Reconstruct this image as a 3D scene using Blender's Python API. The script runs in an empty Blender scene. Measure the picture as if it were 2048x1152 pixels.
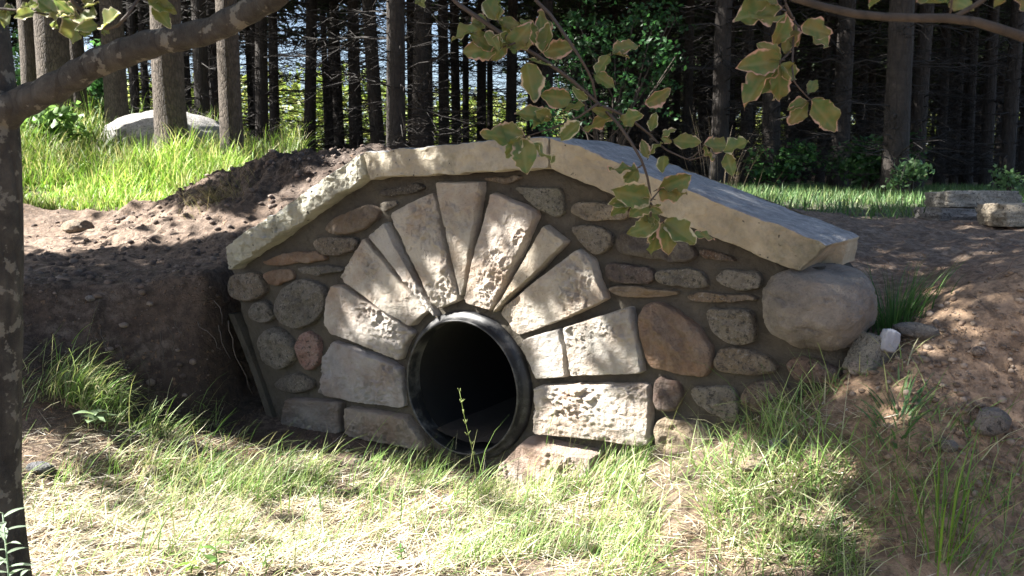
import bpy, bmesh, math, random
import numpy as np
from mathutils import Vector, Matrix
R = math.radians
random.seed(7); rng = np.random.default_rng(7)
SC = bpy.context.scene
COL = SC.collection

# ------------------------------------------------------------------ camera, sky, sun, exposure
F = 1773.0; PITCH = math.atan(231.0/F); CAMZ = 1.2          # photo is 2048 x 1152, camera about 1.2 m above the ditch floor
cd = bpy.data.cameras.new('camera'); cam = bpy.data.objects.new('camera', cd); COL.objects.link(cam)
cam.location = (0, 0, CAMZ); cam.rotation_euler = (math.pi/2-PITCH, 0, 0)
cd.sensor_width = 36; cd.lens = 36*F/2048; cd.clip_start = .05; cd.clip_end = 1000
cd.dof.use_dof = True; cd.dof.focus_distance = 3.3; cd.dof.aperture_fstop = 10
SC.camera = cam
SUN_EL, SUN_AZ = R(43), (-.99, -.07)
_h = math.hypot(*SUN_AZ)
S = np.array([SUN_AZ[0]/_h*math.cos(SUN_EL), SUN_AZ[1]/_h*math.cos(SUN_EL), math.sin(SUN_EL)])
W = bpy.data.worlds.new('World'); SC.world = W; W.use_nodes = True
wn = W.node_tree.nodes; bg = wn['Background']
sky = wn.new('ShaderNodeTexSky'); sky.sky_type = 'NISHITA'; sky.sun_disc = False
sky.sun_elevation = SUN_EL; sky.sun_rotation = math.atan2(SUN_AZ[0], SUN_AZ[1]); sky.air_density = .8; sky.dust_density = 2.0
W.node_tree.links.new(sky.outputs[0], bg.inputs[0]); bg.inputs[1].default_value = .05
sl = bpy.data.lights.new('sun', 'SUN'); so = bpy.data.objects.new('sun', sl); COL.objects.link(so)
sl.energy = 5.0; sl.angle = R(.55); sl.color = (1, .96, .90)
so.rotation_euler = Vector(S).to_track_quat('Z', 'Y').to_euler(); so.location = (-8, 2, 9)
SC.view_settings.view_transform = 'Standard'; SC.view_settings.look = 'None'
SC.view_settings.exposure = 2.5; SC.view_settings.gamma = 1.0
SC.cycles.max_bounces = 6; SC.cycles.diffuse_bounces = 2; SC.cycles.transparent_max_bounces = 6; SC.cycles.use_denoising = True

# ------------------------------------------------------------------ pixel -> place
def ray(px, py):
    cx = (px-1024)/F; cy = (576-py)/F
    return np.array([cx, math.cos(PITCH)+cy*math.sin(PITCH), -math.sin(PITCH)+cy*math.cos(PITCH)])
def at(px, py, Y):
    r = ray(px, py); p = r*(Y/r[1]); p[2] += CAMZ; return p
def to_px(P):
    P = np.asarray(P, float).reshape(-1, 3); q = P.copy(); q[:, 2] -= CAMZ
    dep = q[:, 1]*math.cos(PITCH)-q[:, 2]*math.sin(PITCH); up = q[:, 1]*math.sin(PITCH)+q[:, 2]*math.cos(PITCH)
    dep = np.where(np.abs(dep) < 1e-4, 1e-4, dep)
    return 1024+F*q[:, 0]/dep, 576-F*up/dep, dep
YAW = R(33)
U = np.array([math.cos(YAW), -math.sin(YAW), 0.]); D = np.array([math.sin(YAW), math.cos(YAW), 0.]); N = -D; Z = np.array([0, 0, 1.])
C = at(937, 770, 3.5)                                        # centre of the pipe on the wall face
def wuv(px, py, off=0.):
    r = ray(px, py); o = np.array([0, 0, CAMZ])
    t = np.dot(C+N*off-o, N)/np.dot(r, N); q = o+r*t-C
    return np.array([np.dot(q, U), q[2]])

# ------------------------------------------------------------------ noise
def _hash(ix, iy, iz, seed):
    with np.errstate(over='ignore'):
        h = (ix.astype(np.int64)*374761393+iy.astype(np.int64)*668265263+iz.astype(np.int64)*2147483647+seed*1274126177) & 0xffffffff
        h = ((h ^ (h >> 13))*1274126177) & 0xffffffff
        h = ((h ^ (h >> 16))*2246822519) & 0xffffffff
        h ^= h >> 15
    return (h & 0xffffff)/float(0xffffff)
def vnoise(p, seed=0):
    p = np.asarray(p, float); i = np.floor(p).astype(np.int64); f = p-i; f = f*f*f*(f*(f*6-15)+10)
    r = 0
    for dx in (0, 1):
        wx = f[:, 0] if dx else 1-f[:, 0]
        for dy in (0, 1):
            wy = f[:, 1] if dy else 1-f[:, 1]
            for dz in (0, 1):
                wz = f[:, 2] if dz else 1-f[:, 2]
                r = r+wx*wy*wz*_hash(i[:, 0]+dx, i[:, 1]+dy, i[:, 2]+dz, seed)
    return r*2-1
def fbm(p, o=4, seed=0, gain=.5):
    p = np.asarray(p, float); a = 1.; r = 0; s = 0
    for k in range(o):
        r = r+a*vnoise(p, seed+k*17); s += a; a *= gain; p = p*2.03+3.7
    return r/s
def ridged(p, o=4, seed=0):
    p = np.asarray(p, float); a = 1.; r = 0; s = 0
    for k in range(o):
        r = r+a*(1-2*np.abs(vnoise(p, seed+k*17))); s += a; a *= .5; p = p*2.1+1.3
    return r/s
def chips(q, scale, seed, tilt=.5):
    """a surface broken into tilted chips: offset + slope for each cell"""
    q = np.asarray(q, float)/scale; i = np.floor(q).astype(np.int64)
    wsum = np.full(len(q), 1e-9); val = np.zeros(len(q))
    for dx in (-1, 0, 1):
        for dy in (-1, 0, 1):
            cx = i[:, 0]+dx; cy = i[:, 1]+dy; zz = np.zeros_like(cx)
            jx = cx+_hash(cx, cy, zz, seed); jy = cy+_hash(cx, cy, zz+1, seed)
            d = (q[:, 0]-jx)**2+(q[:, 1]-jy)**2
            v = (_hash(cx, cy, zz+2, seed)-.5)*.8+tilt*((q[:, 0]-jx)*(_hash(cx, cy, zz+3, seed)-.5)+(q[:, 1]-jy)*(_hash(cx, cy, zz+4, seed)-.5))*2
            w = np.exp(-48*d); wsum = wsum+w; val = val+w*v
    return val/wsum
def pt3(q, z=0.):
    q = np.asarray(q, float); return np.column_stack([q, np.full(len(q), z)])
def sstep(a, b, x):
    t = np.clip((x-a)/(b-a), 0, 1); return t*t*(3-2*t)

# ------------------------------------------------------------------ scene-graph helpers
def link(name, me, m=None, parent=None, loc=None):
    o = bpy.data.objects.new(name, me); COL.objects.link(o)
    if m is not None and me is not None: me.materials.append(m)
    if parent is not None: o.parent = parent
    if loc is not None: o.location = loc
    return o
def tag(o, label=None, cat=None, group=None, kind=None):
    if label: o['label'] = label
    if cat: o['category'] = cat
    if group: o['group'] = group
    if kind: o['kind'] = kind
    return o
def thing(name, label, cat, loc=(0, 0, 0), group=None):
    o = bpy.data.objects.new(name, None); COL.objects.link(o); o.location = loc; o.empty_display_size = .1
    return tag(o, label, cat, group)
def mesh_np(name, V, quads=None, tris=None, smooth=True, attrs=None):
    """fast mesh from numpy arrays"""
    me = bpy.data.meshes.new(name); V = np.asarray(V, np.float32)
    fs = []; ln = []
    if quads is not None and len(quads): q = np.asarray(quads, np.int32); fs.append(q.ravel()); ln.append(np.full(len(q), 4, np.int32))
    if tris is not None and len(tris): t = np.asarray(tris, np.int32); fs.append(t.ravel()); ln.append(np.full(len(t), 3, np.int32))
    li = np.concatenate(fs); lt = np.concatenate(ln); ls = np.concatenate([[0], np.cumsum(lt)[:-1]]).astype(np.int32)
    me.vertices.add(len(V)); me.vertices.foreach_set('co', V.ravel())
    me.loops.add(len(li)); me.loops.foreach_set('vertex_index', li)
    me.polygons.add(len(lt)); me.polygons.foreach_set('loop_start', ls); me.polygons.foreach_set('loop_total', lt)
    me.polygons.foreach_set('use_smooth', np.full(len(lt), smooth))
    me.update(calc_edges=True)
    for k, v in (attrs or {}).items():
        v = np.asarray(v, np.float32)
        if v.ndim == 1:
            a = me.attributes.new(k, 'FLOAT', 'POINT'); a.data.foreach_set('value', v)
        else:
            a = me.attributes.new(k, 'FLOAT_COLOR', 'POINT'); a.data.foreach_set('color', np.column_stack([v, np.ones(len(v))]).astype(np.float32).ravel())
    me.validate(); return me
class MB:
    """collects pieces, builds one mesh"""
    def __init__(s): s.v = []; s.q = []; s.t = []; s.n = 0; s.at = {}
    def add(s, V, quads=None, tris=None, **at):
        V = np.asarray(V, float)
        s.v.append(V)
        if quads is not None and len(quads): s.q.append(np.asarray(quads)+s.n)
        if tris is not None and len(tris): s.t.append(np.asarray(tris)+s.n)
        for k, a in at.items():
            a = np.asarray(a, float)
            if a.ndim == 0: a = np.full(len(V), float(a))
            elif a.ndim == 1 and len(a) == 3 and len(V) != 3: a = np.tile(a, (len(V), 1))
            s.at.setdefault(k, []).append(a)
        s.n += len(V)
    def tube(s, P, rad, k=6, cap=True, nz=0., seed=0, **at):
        P = np.asarray(P, float); n = len(P); rad = np.broadcast_to(np.asarray(rad, float), (n,))
        T = np.gradient(P, axis=0); T /= np.linalg.norm(T, axis=1)[:, None]+1e-9
        a = np.array([0, 0, 1.]) if abs(T[0][2]) < .9 else np.array([1., 0, 0])
        X = np.cross(T, a); X /= np.linalg.norm(X, axis=1)[:, None]+1e-9; Y = np.cross(T, X)
        th = np.linspace(0, 2*math.pi, k, endpoint=False)
        V = P[:, None]+rad[:, None, None]*(np.cos(th)[None, :, None]*X[:, None]+np.sin(th)[None, :, None]*Y[:, None])
        if nz:
            v = V.reshape(-1, 3); c = np.repeat(P, k, axis=0)
            f = 1+nz*fbm(v*np.array([9, 9, 3.])/max(rad.max()*9, .2), 3, seed); V = (c+(v-c)*f[:, None]).reshape(n, k, 3)
        i = np.arange(n-1)[:, None]*k; j = np.arange(k)[None]; j2 = (j+1) % k
        Q = np.stack([i+j, i+j2, i+k+j2, i+k+j], -1).reshape(-1, 4)
        t = None
        if cap: t = np.array([[(n-1)*k, (n-1)*k+b, (n-1)*k+b+1] for b in range(1, k-1)]+[[0, b+1, b] for b in range(1, k-1)])
        s.add(V.reshape(-1, 3), Q, t, **at)
    def mesh(s, name, smooth=True, origin=None):
        V = np.concatenate(s.v)
        if origin is not None: V = V-np.asarray(origin)
        return mesh_np(name, V, np.concatenate(s.q) if s.q else None, np.concatenate(s.t) if s.t else None, smooth, {k: np.concatenate(a) for k, a in s.at.items()})
    def build(s, name, m, parent=None, smooth=True, origin=None, loc=None):
        return link(name, s.mesh(name, smooth, origin), m, parent, loc)

# ------------------------------------------------------------------ materials
def mat(name):
    m = bpy.data.materials.new(name); m.use_nodes = True; nt = m.node_tree; b = nt.nodes['Principled BSDF']
    return m, nt, b
def nd(nt, t, **kw):
    n = nt.nodes.new(t)
    for k, v in kw.items():
        if k in n.bl_rna.properties: setattr(n, k, v)
        else: n.inputs[k.replace('_', ' ')].default_value = v
    return n
def ramp(nt, fac, stops):
    r = nt.nodes.new('ShaderNodeValToRGB'); e = r.color_ramp.elements
    while len(e) > 1: e.remove(e[-1])
    e[0].position = stops[0][0]; e[0].color = tuple(stops[0][1])+(1,)
    for p, c in stops[1:]:
        x = e.new(p); x.color = tuple(c)+(1,)
    nt.links.new(fac, r.inputs[0]); return r.outputs[0]
def mix(nt, a, b, fac, mode='MIX'):
    n = nt.nodes.new('ShaderNodeMix'); n.data_type = 'RGBA'; n.blend_type = mode
    for s, v in ((n.inputs[0], fac), (n.inputs[6], a), (n.inputs[7], b)):
        if hasattr(v, 'is_output'): nt.links.new(v, s)
        elif isinstance(v, (int, float)): s.default_value = v
        else: s.default_value = tuple(v)+(1,)
    return n.outputs[2]
def noise(nt, scale, detail=6, rough=.6, vec=None, out=0):
    n = nd(nt, 'ShaderNodeTexNoise'); n.inputs['Scale'].default_value = scale; n.inputs['Detail'].default_value = detail; n.inputs['Roughness'].default_value = rough
    if vec is None:
        vec = nt.nodes.new('ShaderNodeTexCoord').outputs['Object']
    nt.links.new(vec, n.inputs['Vector']); return n.outputs[out]
def bump(nt, b, h, strength=.5, dist=.01):
    n = nt.nodes.new('ShaderNodeBump'); n.inputs['Strength'].default_value = strength; n.inputs['Distance'].default_value = dist
    nt.links.new(h, n.inputs['Height']); nt.links.new(n.outputs[0], b.inputs['Normal'])
def math_n(nt, op, a, b=None):
    n = nt.nodes.new('ShaderNodeMath'); n.operation = op
    for s, v in ((n.inputs[0], a), (n.inputs[1], b)):
        if v is None: continue
        if hasattr(v, 'is_output'): nt.links.new(v, s)
        else: s.default_value = v
    return n.outputs[0]
def mapped(nt, scale):
    tc = nt.nodes.new('ShaderNodeTexCoord'); mp = nt.nodes.new('ShaderNodeMapping'); mp.inputs['Scale'].default_value = scale
    nt.links.new(tc.outputs['Object'], mp.inputs[0]); return mp.outputs[0]
def attr(nt, name, out='Color'):
    a = nt.nodes.new('ShaderNodeAttribute'); a.attribute_name = name; return a.outputs[out]
M = {}
def limestone():
    m, nt, b = mat('limestone'); oi = nt.nodes.new('ShaderNodeObjectInfo')
    c = ramp(nt, noise(nt, 7, 8, .65), [(.3, (.26, .235, .21)), (.5, (.42, .39, .35)), (.7, (.52, .485, .43))])
    c = mix(nt, c, (.30, .21, .145), ramp(nt, noise(nt, 4.5, 5), [(.46, (0, 0, 0)), (.66, (.7, .7, .7))]))
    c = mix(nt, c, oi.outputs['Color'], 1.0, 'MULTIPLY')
    c = mix(nt, c, (.07, .06, .05), ramp(nt, noise(nt, 120, 2), [(.68, (0, 0, 0)), (.74, (.7, .7, .7))]))
    nt.links.new(c, b.inputs['Base Color']); b.inputs['Roughness'].default_value = .88
    bump(nt, b, math_n(nt, 'ADD', noise(nt, 40, 8, .7), math_n(nt, 'MULTIPLY', noise(nt, 190, 3), .35)), 1.0, .022); return m
def coping_stone():
    m, nt, b = mat('coping_stone'); oi = nt.nodes.new('ShaderNodeObjectInfo')
    c = ramp(nt, noise(nt, 5, 8, .65), [(.3, (.25, .225, .185)), (.5, (.37, .335, .275)), (.7, (.48, .445, .375))])
    c = mix(nt, c, oi.outputs['Color'], 1.0, 'MULTIPLY')
    c = mix(nt, c, (.05, .06, .035), ramp(nt, noise(nt, 3.1, 6, .7), [(.52, (0, 0, 0)), (.68, (.55, .55, .55))]))
    pit = ramp(nt, noise(nt, 34, 2), [(.70, (0, 0, 0)), (.735, (1, 1, 1))])
    c = mix(nt, c, (.05, .045, .04), pit)
    # faces turned upward go mottled grey, the other sides stay buff
    g = nt.nodes.new('ShaderNodeNewGeometry'); sx = nt.nodes.new('ShaderNodeSeparateXYZ'); nt.links.new(g.outputs['Normal'], sx.inputs[0])
    up = ramp(nt, sx.outputs['Z'], [(.55, (0, 0, 0)), (.75, (1, 1, 1))])
    c = mix(nt, c, mix(nt, mix(nt, (.20, .20, .205), (.36, .36, .355), ramp(nt, noise(nt, 17, 9, .75), [(.4, (0, 0, 0)), (.62, (1, 1, 1))])), (.5, .5, .48), ramp(nt, noise(nt, 60, 3), [(.62, (0, 0, 0)), (.7, (.8, .8, .8))])), up)
    nt.links.new(c, b.inputs['Base Color']); b.inputs['Roughness'].default_value = .85
    h = math_n(nt, 'ADD', noise(nt, 22, 8, .72), math_n(nt, 'MULTIPLY', noise(nt, 150, 3), .3))
    h = math_n(nt, 'SUBTRACT', h, math_n(nt, 'MULTIPLY', pit, .5)); bump(nt, b, h, .85, .02); return m
def granite(name='granite', k=1.):
    m, nt, b = mat(name); oi = nt.nodes.new('ShaderNodeObjectInfo'); base = oi.outputs['Color']
    c = mix(nt, base, mix(nt, base, (.24, .22, .19), .5), ramp(nt, noise(nt, 9, 6, .7), [(.4, (0, 0, 0)), (.65, (1, 1, 1))]))
    c = mix(nt, c, (.32, .30, .27), ramp(nt, noise(nt, 130, 3, .7), [(.56, (0, 0, 0)), (.68, (.75*k,)*3)]))
    c = mix(nt, c, (.025, .024, .024), ramp(nt, noise(nt, 95, 3, .7), [(.57, (0, 0, 0)), (.66, (.8*k,)*3)]))
    c = mix(nt, c, mix(nt, base, (.05, .045, .04), .6), ramp(nt, noise(nt, 7, 7, .7), [(.46, (0, 0, 0)), (.66, (.9, .9, .9))]))
    c = mix(nt, c, (.015, .014, .012), ramp(nt, noise(nt, 48, 5, .75), [(.36, (.85*k,)*3), (.47, (0, 0, 0))]))
    nt.links.new(c, b.inputs['Base Color']); b.inputs['Roughness'].default_value = .8
    bump(nt, b, math_n(nt, 'ADD', noise(nt, 26, 8, .68), math_n(nt, 'MULTIPLY', noise(nt, 140, 3), .3)), 1.0, .035); return m
def mortar():
    m, nt, b = mat('mortar')
    c = ramp(nt, noise(nt, 6, 8, .7), [(.3, (.054, .046, .034)), (.7, (.092, .080, .060))])
    c = mix(nt, c, (.12, .108, .088), ramp(nt, noise(nt, 2.3, 6, .75), [(.54, (0, 0, 0)), (.68, (.6, .6, .6))]))
    c = mix(nt, c, (.03, .024, .017), ramp(nt, noise(nt, 9, 8, .75), [(.54, (0, 0, 0)), (.68, (.75, .75, .75))]))
    nt.links.new(c, b.inputs['Base Color']); b.inputs['Roughness'].default_value = .93
    bump(nt, b, math_n(nt, 'ADD', noise(nt, 60, 6, .7), noise(nt, 14, 6, .7)), .9, .014); return m
def plastic():
    m, nt, b = mat('black_plastic')
    s = ramp(nt, noise(nt, 11, 7, .75), [(.50, (0, 0, 0)), (.66, (.6, .6, .6))])
    c = mix(nt, (.012, .0125, .014), (.16, .155, .145), s)
    nt.links.new(c, b.inputs['Base Color'])
    nt.links.new(mix(nt, (.5, .5, .5), (.85, .85, .85), s), b.inputs['Roughness'])
    bump(nt, b, noise(nt, 50, 4), .25, .004); return m
def soil():
    m, nt, b = mat('soil'); z = attr(nt, 'zone')
    n1 = noise(nt, 3.2, 9, .7); n2 = noise(nt, 24, 6, .7)
    c = mix(nt, z, mix(nt, z, (.30, .25, .21), .55), ramp(nt, n1, [(.45, (0, 0, 0)), (.72, (1, 1, 1))]))
    c = mix(nt, c, mix(nt, z, (.03, .02, .016), .62), ramp(nt, n2, [(.42, (1, 1, 1)), (.6, (0, 0, 0))]))
    sl_ = ramp(nt, noise(nt, 40, 3, .6, mapped(nt, (1, .12, 1))), [(.6, (0, 0, 0)), (.68, (.6, .6, .6))])
    c = mix(nt, c, (.24, .15, .09), sl_)
    c = mix(nt, c, (.34, .30, .26), ramp(nt, noise(nt, 75, 2), [(.70, (0, 0, 0)), (.76, (.8, .8, .8))]))
    nt.links.new(c, b.inputs['Base Color']); b.inputs['Roughness'].default_value = .96
    bump(nt, b, math_n(nt, 'ADD', math_n(nt, 'ADD', noise(nt, 18, 9, .72), math_n(nt, 'MULTIPLY', noise(nt, 75, 5, .7), .5)), sl_), .9, .03); return m
def attr_mat(name, rough=.8, trans=.0, nscale=30, bs=.0):
    m, nt, b = mat(name); c = attr(nt, 'col')
    if nscale: c = mix(nt, c, mix(nt, c, (.02, .018, .014), .55), ramp(nt, noise(nt, nscale, 4), [(.45, (0, 0, 0)), (.75, (.8, .8, .8))]))
    nt.links.new(c, b.inputs['Base Color']); b.inputs['Roughness'].default_value = rough
    if bs: bump(nt, b, noise(nt, 40, 6, .7), bs, .01)
    if trans:
        t = nt.nodes.new('ShaderNodeBsdfTranslucent'); mx = nt.nodes.new('ShaderNodeMixShader'); mx.inputs[0].default_value = trans
        nt.links.new(mix(nt, c, (1.0, 1.0, .55), .5, 'MULTIPLY'), t.inputs[0])
        o = nt.nodes['Material Output']; nt.links.new(b.outputs[0], mx.inputs[1]); nt.links.new(t.outputs[0], mx.inputs[2]); nt.links.new(mx.outputs[0], o.inputs[0])
    return m
def beech_leaf():
    m, nt, b = mat('beech_leaf'); e = attr(nt, 'edge', 'Fac'); rnd = attr(nt, 'tone', 'Fac')
    e2 = math_n(nt, 'ADD', e, math_n(nt, 'MULTIPLY', math_n(nt, 'SUBTRACT', noise(nt, 24, 3), .5), 1.5))
    green = mix(nt, (.17, .20, .055), (.22, .17, .06), rnd); green = mix(nt, green, (.12, .18, .06), ramp(nt, noise(nt, 40, 3), [(.4, (0, 0, 0)), (.6, (1, 1, 1))]))
    rim = mix(nt, (.62, .56, .40), (.60, .37, .30), ramp(nt, rnd, [(.35, (0, 0, 0)), (.6, (1, 1, 1))]))
    c = mix(nt, green, rim, ramp(nt, e2, [(.84, (0, 0, 0)), (1.0, (1, 1, 1))]))
    vein = attr(nt, 'vein', 'Fac'); c = mix(nt, c, (.28, .27, .11), math_n(nt, 'MULTIPLY', vein, .5))
    nt.links.new(c, b.inputs['Base Color']); b.inputs['Roughness'].default_value = .5
    t = nt.nodes.new('ShaderNodeBsdfTranslucent'); mx = nt.nodes.new('ShaderNodeMixShader'); mx.inputs[0].default_value = .5
    nt.links.new(mix(nt, c, (1, 1, .6), .6, 'MULTIPLY'), t.inputs[0]); nt.links.new(b.outputs[0], mx.inputs[1]); nt.links.new(t.outputs[0], mx.inputs[2])
    nt.links.new(mx.outputs[0], nt.nodes['Material Output'].inputs[0]); return m
def bark(name, c0, c1, patch=None, sc=(18, 18, 5), bs=.9, dist=.02, ps=13, pth=(.60, .635)):
    m, nt, b = mat(name); v = mapped(nt, sc)
    vo = nt.nodes.new('ShaderNodeTexVoronoi'); vo.feature = 'DISTANCE_TO_EDGE'; vo.inputs['Scale'].default_value = 1.; nt.links.new(mix(nt, v, noise(nt, 1.2, 5, .6, v, 1), .35), vo.inputs['Vector'])
    cr = ramp(nt, vo.outputs['Distance'], [(0, (0, 0, 0)), (.16, (1, 1, 1))])
    c = mix(nt, c0, c1, ramp(nt, noise(nt, 14, 7, .7), [(.35, (0, 0, 0)), (.65, (1, 1, 1))])); c = mix(nt, mix(nt, c, (.012, .01, .008), .45), c, cr)
    if patch is not None: c = mix(nt, c, patch, ramp(nt, noise(nt, ps, 5, .6), [(pth[0], (0, 0, 0)), (pth[1], (.8, .8, .8))]))
    nt.links.new(c, b.inputs['Base Color']); b.inputs['Roughness'].default_value = .92
    bump(nt, b, math_n(nt, 'ADD', math_n(nt, 'MULTIPLY', cr, .6), noise(nt, 30, 7, .7)), bs, dist); return m
def plain(name, c, rough=.8, ns=12, var=.5, bs=.3):
    m, nt, b = mat(name); x = mix(nt, c, tuple(k*(1-var) for k in c), noise(nt, ns, 6, .7))
    nt.links.new(x, b.inputs['Base Color']); b.inputs['Roughness'].default_value = rough; bump(nt, b, noise(nt, ns*5, 5), bs, .006); return m
M['limestone'] = limestone(); M['coping'] = coping_stone(); M['granite'] = granite(); M['sandstone'] = granite('sandstone', .22); M['mortar'] = mortar(); M['plastic'] = plastic(); M['soil'] = soil()
M['grass'] = attr_mat('grass_blade', .55, .35, 0); M['litter'] = attr_mat('dry_litter', .85, .12, 0); M['leaf'] = attr_mat('green_leaf', .5, .45, 0)
M['clod'] = attr_mat('soil_clod', .95, 0, 22, .8); M['beech_leaf'] = beech_leaf()
M['beech_bark'] = bark('beech_bark', (.020, .018, .014), (.072, .064, .050), (.16, .15, .12), (26, 26, 7), .9, .010, 26, (.57, .60))
M['pine_bark'] = bark('pine_bark', (.055, .043, .033), (.115, .094, .074), None, (58, 58, 17), 1.0, .012)
M['plantation_bark'] = bark('plantation_bark', (.022, .018, .015), (.045, .037, .031), None, (22, 22, 5))
M['branch_bark'] = bark('branch_bark', (.03, .024, .017), (.07, .055, .04), None, (40, 40, 12), .6, .004); M['twig'] = plain('twig_wood', (.075, .058, .045)); M['dead_twig'] = plain('dead_twig', (.022, .018, .015)); M['needle'] = attr_mat('pine_needle', .6, .25, 0)
M['pipe_inside'] = plain('pipe_inside', (.005, .005, .0055), .9, 8, .4, .2); M['sand'] = plain('sand', (.05, .04, .03), .95, 30); M['white_foam'] = plain('white_foam', (.42, .43, .46), .85, 24, .6)
M['concrete'] = plain('concrete', (.30, .285, .255), .9, 16, .3)

# ------------------------------------------------------------------ the lie of the land (heights relative to the camera, then lifted)
BACK = [(-3, 4.4, -.5), (-1.5, 4.45, -.48), (-2.5, 6, -.38), (-1.6, 5.6, -.37), (-4.5, 7.3, -.32), (-3, 7.7, -.29), (-5.6, 10.2, .33), (-3.9, 9.5, .12), (-3.45, 9, .10),
        (-2.97, 9.5, .13), (-4.8, 11, .45), (-5, 10, .33), (-8, 16, .5), (-1.22, 6.5, .135), (-1.74, 6.5, .055), (-2.4, 6.8, -.13), (-2.75, 7.0, -.3), (-.8, 6.4, .10), (0, 6.4, 0),
        (-1.5, 8.2, 0), (-4, 14, .22), (-2, 15, .1), (0, 15, -.05), (3.4, 16, -.22), (6.5, 20, -.28), (11, 20, -.3), (2.29, 6, -.288), (2.9, 5.6, -.3), (1.76, 4.3, -.33),
        (2.4, 4.2, -.32), (1.41, 3.6, -.40), (1.27, 3.05, -.5), (1.26, 2.72, -.55), (1.53, 2.65, -.33), (3, 2.5, -.2), (4, 4, -.28), (.4, 3.95, -.08), (-.5, 4.5, -.1), (-1.1, 4.9, -.3),
        (1.25, 3.3, -.43), (-7, 5, -.4), (-12, 12, .5), (-25, 30, 1.), (0, 40, 0), (25, 40, -.2), (-3, 3.6, -.5), (12, 6, -.3), (-50, 90, 1), (50, 90, 0), (0, 100, 0), (-60, 0, 0), (60, 0, 0), (0, -30, -.5)]
FRONT = [(-2.6, 2.5, -1.02), (-1.8, 2.4, -1.1), (-1, 2.4, -1.15), (0, 2.3, -1.17), (.6, 2.2, -1.1), (1.3, 2.1, -1.05), (1.4, 2.2, -1.0), (1.4, 2.3, -.9), (1.4, 2.4, -.76), (1.42, 2.5, -.6), (1.45, 2.6, -.45),
         (1.5, 2.75, -.34), (1.02, 2.72, -.66), (.48, 3.08, -.98), (.75, 2.9, -.84), (.85, 2.6, -.76), (.685, 2.55, -.88), (.99, 2.6, -.64), (1.08, 2.45, -.66), (1.16, 2.35, -.76),
         (1.03, 2.3, -.89), (.75, 2.25, -1.0), (.15, 3.2, -1.13), (0, 3.4, -1.16), (-.3, 3.55, -1.17), (-.8, 3.8, -1.17), (-1.15, 3.95, -1.17), (-1.6, 3.85, -1.13), (-2.1, 3.8, -.78),
         (-2.6, 3.75, -.66), (-1.5, 3.25, -1.13), (-1.7, 3.5, -.98), (-1.95, 3.55, -.9), (-2.3, 3.2, -1.0), (.3, 2.6, -1.14), (-5, 3, -.6), (-60, 0, 0), (60, 0, 0), (3, 2.2, -.4), (0, 0, -1.2), (4, 0, -.8), (-4, 0, -1),
         (0, -30, -.5), (0, 10, -1.2), (0, 100, -1), (-50, 90, -1), (50, 90, -1)]
def tps(pts):
    P = np.array(pts, float); X = P[:, :2]; n = len(X)
    def k(r2): return np.where(r2 > 1e-12, .5*r2*np.log(r2+1e-12), 0.)
    def rt(xy): return np.sign(xy)*np.log1p(np.abs(xy)/6.)*6.            # squeezes far away land
    XS = rt(X-[0, 3.5]); A = np.zeros((n+3, n+3)); A[:n, :n] = k(((XS[:, None]-XS[None])**2).sum(-1))+np.eye(n)*.004
    A[:n, n] = 1; A[:n, n+1:] = XS; A[n, :n] = 1; A[n+1:, :n] = XS.T
    w = np.linalg.solve(A, np.concatenate([P[:, 2], [0, 0, 0]]))
    def f(xy):
        q = rt(np.asarray(xy, float)-[0, 3.5]); out = np.empty(len(q))
        for a in range(0, len(q), 40000):
            s = q[a:a+40000]; out[a:a+40000] = k(((s[:, None]-XS[None])**2).sum(-1))@w[:n]+w[n]+s@w[n+1:]
        return out
    return f
fb, ff = tps(BACK), tps(FRONT)
UL, UR = wuv(456, 560)[0], wuv(1700, 700)[0]
XL = (C+U*UL)[0]
def edge_mix(xy):
    """0 in front of the wall and the dug bank, 1 behind"""
    s = (xy-C[:2])@D[:2]; x, y = xy[:, 0], xy[:, 1]
    ww = sstep(.10, .32, s)
    yl = 4.08+.10*fbm(pt3(xy*np.array([1.6, .3])), 3, 5); wl = sstep(-.17, .2, y-yl)
    a = sstep(XL-.12, XL+.06, x); w = ww*a+wl*(1-a)
    yr = 2.66; wr = sstep(-.2, .45, y-yr); b = sstep(1.0, 1.16, x)
    return w*(1-b)+wr*b
def height0(xy):
    xy = np.asarray(xy, float).reshape(-1, 2); w = edge_mix(xy); return ff(xy)*(1-w)+fb(xy)*w+CAMZ
def lumps(xy, h):
    near = 1-sstep(9, 16, xy[:, 1]); p = pt3(xy)
    w = edge_mix(xy); bank = 4*w*(1-w)*(xy[:, 0] < XL-.02)
    dirt = np.clip(sstep(.3, .6, w)*(1-sstep(7.6, 8.6, xy[:, 1])), 0, 1)
    mound = np.exp(-((xy[:, 0]+1.7)/1.1)**2-((xy[:, 1]-6.6)/.8)**2)
    a = .016+.02*dirt+.05*bank+.07*mound
    r = fbm(p*5.5, 5, 3, .58)*a*near + np.maximum(ridged(p*9, 4, 9)-.25, 0)*(.02*dirt+.05*bank+.06*mound)*near + bank*.06*fbm(np.column_stack([xy*np.array([4.5, 2.]), xy[:, 0]*0]), 4, 77)*near - .05*np.exp(-((xy[:, 1]-7.45-.2*fbm(p*1.3, 3, 6))/.22)**2)*0 + .10*np.exp(-((xy[:, 1]-7.15-.25*fbm(p*1.1, 3, 6))/.22)**2)*(.4+.6*np.abs(fbm(p*3, 3, 16))*2)*(xy[:, 0] < -2.3)*near
    return r+fbm(p*.25, 3, 1)*.25*sstep(10, 22, xy[:, 1])*0.6
def height(xy):
    xy = np.asarray(xy, float).reshape(-1, 2); h = height0(xy); return h+lumps(xy, h)
def gz(x, y): return float(height(np.array([[x, y]]))[0])
def axis(segs):
    out = []
    for a, b, st in segs: out += list(np.arange(a, b-1e-6, st))
    return np.array(out+[segs[-1][1]])
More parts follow.
